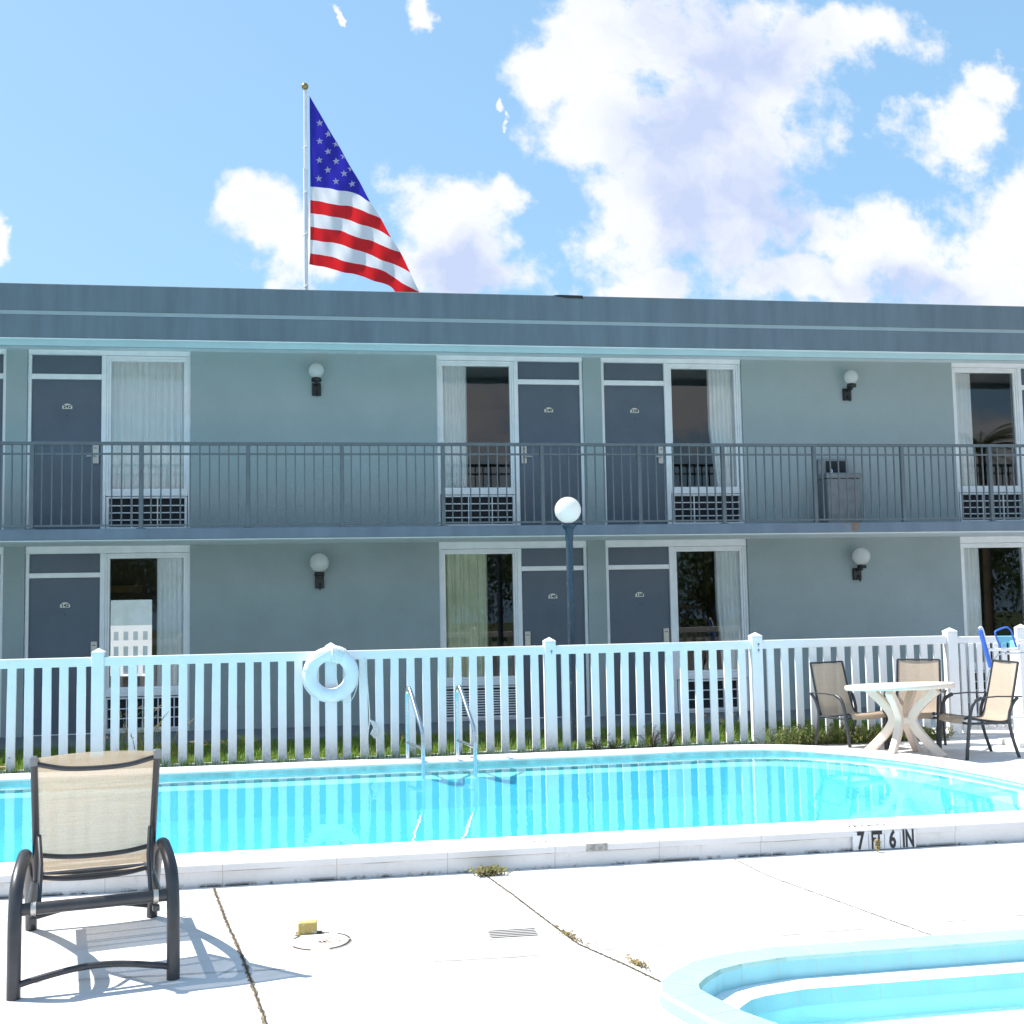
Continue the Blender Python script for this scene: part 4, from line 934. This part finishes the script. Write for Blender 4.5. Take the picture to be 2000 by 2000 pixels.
def clump(x, y, z, kind, n, h, spread, label, seed, cat='weed', name='weed_clump', group=None):
    rnd = random.Random(seed); E_ = tag(empty(name, (x, y, z)), label, cat, group)
    if kind == 'tall':
        a_ = MB(); s2 = MB()
        for i in range(n):
            a = rnd.uniform(0, 6.28); l = rnd.uniform(.1, .32); hh = h*rnd.uniform(.5, 1); x0, y0 = rnd.gauss(0, spread*.25), rnd.gauss(0, spread*.2)
            pts = [(x0+math.cos(a)*l*t*t, y0+math.sin(a)*l*.5*t*t, hh*(t*1.15-.15*t**4)) for t in [k/6 for k in range(7)]]
            a_.tube(pts, [.0042]*6+[.002], 3, cap=False)
            if i % 2 == 0:
                e = Vector(pts[-1])
                for k in range(3):
                    b_ = rnd.uniform(-.8, .8); l2 = rnd.uniform(.06, .12); s2.tube([e, e+Vector((math.cos(a+b_)*l2*.7, math.sin(a+b_)*l2*.4, l2*rnd.uniform(-.2, .7)))], .0036, 3, cap=False)
        for i in range(n*4): blade(a_, rnd.gauss(0, spread*.4), rnd.gauss(0, spread*.25), 0, h*rnd.uniform(.2, .5), rnd.uniform(.02, .15), rnd.uniform(0, 6.28), .008)
        a_.build('stalks', MT['weed' if seed % 2 else 'grass'], E_); s2.build('seed_heads', MT['dry'], E_)
    else:
        a_ = MB(); lf = MB(); mleaf = {'bush': 'weed', 'dead': 'brown', 'flat': 'pinkweed', 'straw': 'dry'}[kind]
        for i in range(n):
            a = rnd.uniform(0, 6.28); l = spread*rnd.uniform(.3, 1)*{'bush': .5, 'straw': .35, 'flat': .6}.get(kind, 1); hh = h*rnd.uniform(.25, 1)
            bx0, by0 = (rnd.gauss(0, spread*.5), rnd.gauss(0, spread*.28)) if kind == 'bush' else ((lambda q: (q*.3+rnd.gauss(0, spread*.12), -q+rnd.gauss(0, spread*.12)))(rnd.gauss(0, spread*.75)) if kind == 'straw' and z < .01 and h < .05 else ((rnd.gauss(0, spread*.4), rnd.gauss(0, spread*.15)) if kind == 'flat' else (0, 0)))
            P = [(bx0+math.cos(a)*l*t, by0+math.sin(a)*l*.6*t, hh*math.sin(t*1.5)) for t in [k/4 for k in range(5)]]
            a_.tube(P, .002, 3, cap=False)
            for k in range({'straw': 1, 'bush': 12}.get(kind, 7)):
                t = rnd.uniform(.2, 1); c_ = Vector((bx0+math.cos(a)*l*t, by0+math.sin(a)*l*.6*t, hh*math.sin(t*1.5))); s_ = rnd.uniform(.007, .017)*(1 if kind != 'dead' else .7)
                u = Vector((rnd.gauss(0, 1), rnd.gauss(0, 1), rnd.gauss(0, 1))).normalized()*s_; v = Vector((rnd.gauss(0, 1), rnd.gauss(0, 1), rnd.gauss(0, 1))).normalized()*s_*.5
                c_ += Vector((rnd.gauss(0, .01), rnd.gauss(0, .008), abs(rnd.gauss(0, .006))))
                lf.add([c_-u, c_+v, c_+u, c_-v], [(0, 1, 2, 3)])
        a_.build('stems', MT['dry' if kind in ('straw',) else ('weed' if kind == 'bush' else 'brown')], E_)
        lf.build('leaves', MT[mleaf], E_)
    return E_
clump(-2.05, 12.95, .09, 'tall', 26, .62, .35, 'tall dry seed grass behind the fence to the right of the lounger top', 3, 'grass clump', 'grass_clump')
clump(-1.75, 13.1, .09, 'tall', 16, .42, .3, 'shorter tuft of seed grass behind the fence next to the tall one', 5, 'grass clump', 'grass_clump')
clump(.75, 12.98, .09, 'tall', 8, .32, .2, 'thin seed grass behind the fence left of the ladder', 8, 'grass clump', 'grass_clump')
clump(-.9, 12.98, .09, 'tall', 12, .36, .35, 'loose grass tuft behind the fence left of the life ring', 10, 'grass clump', 'grass_clump')
clump(4.55, 13.0, .09, 'tall', 10, .38, .3, 'tall green grass tuft behind the fence left of the fourth post', 12, 'grass clump', 'grass_clump')
clump(2.93, 12.66, .09, 'dead', 26, .20, .16, 'reddish dead weed at the fence foot by the lamp post', 11)
clump(3.12, 12.64, .09, 'dead', 30, .16, .18, 'low dead weed just right of the lamp post foot', 14)
clump(3.55, 12.66, .09, 'dead', 34, .30, .24, 'largest dead brown weed at the fence foot below door 138', 13)
clump(3.75, 12.66, .09, 'dead', 24, .22, .18, 'dead weed at the fence foot right of the largest one', 15)
for i, (x, y, h, lb) in enumerate(((5.05, 12.50, .24, 'green weed bush at the pool corner left of the left chair'), (5.35, 12.60, .22, 'weed bush behind the left patio chair'), (5.75, 12.62, .24, 'weed bush under the left half of the patio table by the fence'), (6.05, 12.60, .20, 'weed bush between table and middle chair by the fence'), (6.45, 12.68, .18, 'weed bush behind the middle patio chair'), (6.9, 12.68, .14, 'small weed bush at the foot of the right-hand fence post'))):
    clump(x, y, .085, 'bush', 130, h, .24, lb, 20+i)
clump(1.01, 7.60, 0, 'flat', 60, .055, .12, 'green and pink succulent weed at the foot of the pool coping', 31)
clump(1.245, 6.12, 0, 'straw', 46, .02, .09, 'dry straw tuft in the deck crack beside the drain', 32)
clump(1.46, 5.60, 0, 'straw', 46, .025, .08, 'dry straw tuft in the deck crack near the wading pool', 33)
clump(3.72, 7.62, 0, 'straw', 60, .09, .06, 'dry brown tuft in front of the FT tile', 34)
clump(-3.75, 12.9, .09, 'bush', 50, .2, .3, 'weed bush behind the fence at the left edge', 37)

# ---------------------------------------------------------------- trees behind the camera, seen only in the window reflections
def tree(x, y, h, r, seed, label):
    rnd = random.Random(seed); E_ = tag(empty('leafy_tree', (x, y, -.9)), label, 'tree', 'trees behind the photographer')
    tk = MB(); tk.tube(smooth_path([(0, 0, 0), (.1, .05, h*.25), (-.05, .1, h*.5), (.1, 0, h*.75)], 4), [.22-.012*i for i in range(13)], 8)
    lf = MB(); lob = [(rnd.gauss(0, r*.4), rnd.gauss(0, r*.4), h*.62+rnd.gauss(0, r*.33), r*rnd.uniform(.35, .6)) for _ in range(12)]
    for l in lob: tk.tube([(0, 0, h*.35), (l[0]*.5, l[1]*.5, (h*.35+l[2])/2), (l[0], l[1], l[2])], [.1, .06, .02], 5)
    for i in range(5200):
        l = lob[i % 12]; u = Vector((rnd.gauss(0, 1), rnd.gauss(0, 1), rnd.gauss(0, 1))).normalized()*l[3]*rnd.uniform(.5, 1)
        c_ = Vector(l[:3])+u; a = Vector((rnd.gauss(0, 1), rnd.gauss(0, 1), rnd.gauss(0, 1))).normalized()*.14; b_ = Vector((rnd.gauss(0, 1), rnd.gauss(0, 1), rnd.gauss(0, 1))).normalized()*.08
        lf.add([c_-a, c_+b_, c_+a, c_-b_], [(0, 1, 2, 3)])
    tk.build('trunk', MT['bark'], E_); lf.build('crown', MT['leaf'], E_)
for i, (x, y, h, r, lb) in enumerate(((-9, -21, 7, 3.2, 'leafy tree far left behind the photographer'), (5.5, -23, 7.5, 3.4, 'broad leafy tree straight behind the photographer'), (10, -19, 6.5, 3.2, 'round leafy tree behind the photographer reflected in the window by door 140'), (17, -18, 6.5, 3.4, 'leafy tree behind the photographer reflected in the window by door 138'), (31, -19, 7, 3.8, 'leafy tree to the right behind the photographer'))):
    tree(x, y, h, r, 50+i, lb)
def palm(x, y, h, seed, label):
    rnd = random.Random(seed); E_ = tag(empty('palm_tree', (x, y, -.9)), label, 'palm')
    MB().tube([(0, 0, 0), (.05, 0, h*.5), (0, .05, h)], [.2, .16, .14], 10).build('trunk', MT['bark'], E_)
    lf = MB()
    for k in range(26):
        a = rnd.uniform(0, 6.28); el = rnd.uniform(-.3, 1.2); L = 2.0
        P = [Vector((math.cos(a)*L*t*math.cos(el*(1-t*.8)), math.sin(a)*L*t*math.cos(el*(1-t*.8)), h+L*t*math.sin(el)-.9*t*t)) for t in [i/12 for i in range(13)]]
        lf.tube(P, .015, 4)
        sd_ = Vector((-math.sin(a), math.cos(a), 0))
        for i in range(1, 13):
            for s_ in (-1, 1):
                for o_ in (0, .5):
                    p = P[i-1].lerp(P[i], o_); q = p+sd_*s_*.38*(1-i/16)+Vector((0, 0, -.12))+(P[i]-P[i-1])*1.6; w = (P[i]-P[i-1]).normalized()*.02
                    lf.add([p-w, p+w, q], [(0, 1, 2)])
    lf.build('crown', MT['leaf'], E_)
palm(25.6, -9.5, 8.4, 77, 'tall palm tree behind the photographer reflected in the upper right window')
palm(26.5, -8.5, 3.1, 78, 'short palm tree behind the photographer reflected in the lower right window')
PG = tag(empty('garden_peg', (-3.33, 13.05, .09)), 'small pale pink plastic peg standing behind the fence at the left edge', 'peg')
m_ = MB(); m_.lathe((0, 0, 0), [(.03, 0), (.034, .02), (.034, .12), (.028, .15), (.026, .2), (.03, .215), (.001, .22)], 12); m_.build('peg_body', mat('faded_pink', (.62, .45, .42), .6, .15, 20), PG)
TE = tag(empty('timber_edging', (-3.75, 12.92, .09)), 'low weathered timber edging behind the fence at the left edge', 'edging')
m_ = MB(); m_.box(-.5, .46, -.03, .03, 0, .07); m_.build('board', mat('weathered_timber', (.42, .30, .18), .85, .2, 8), TE, bevel=.006)
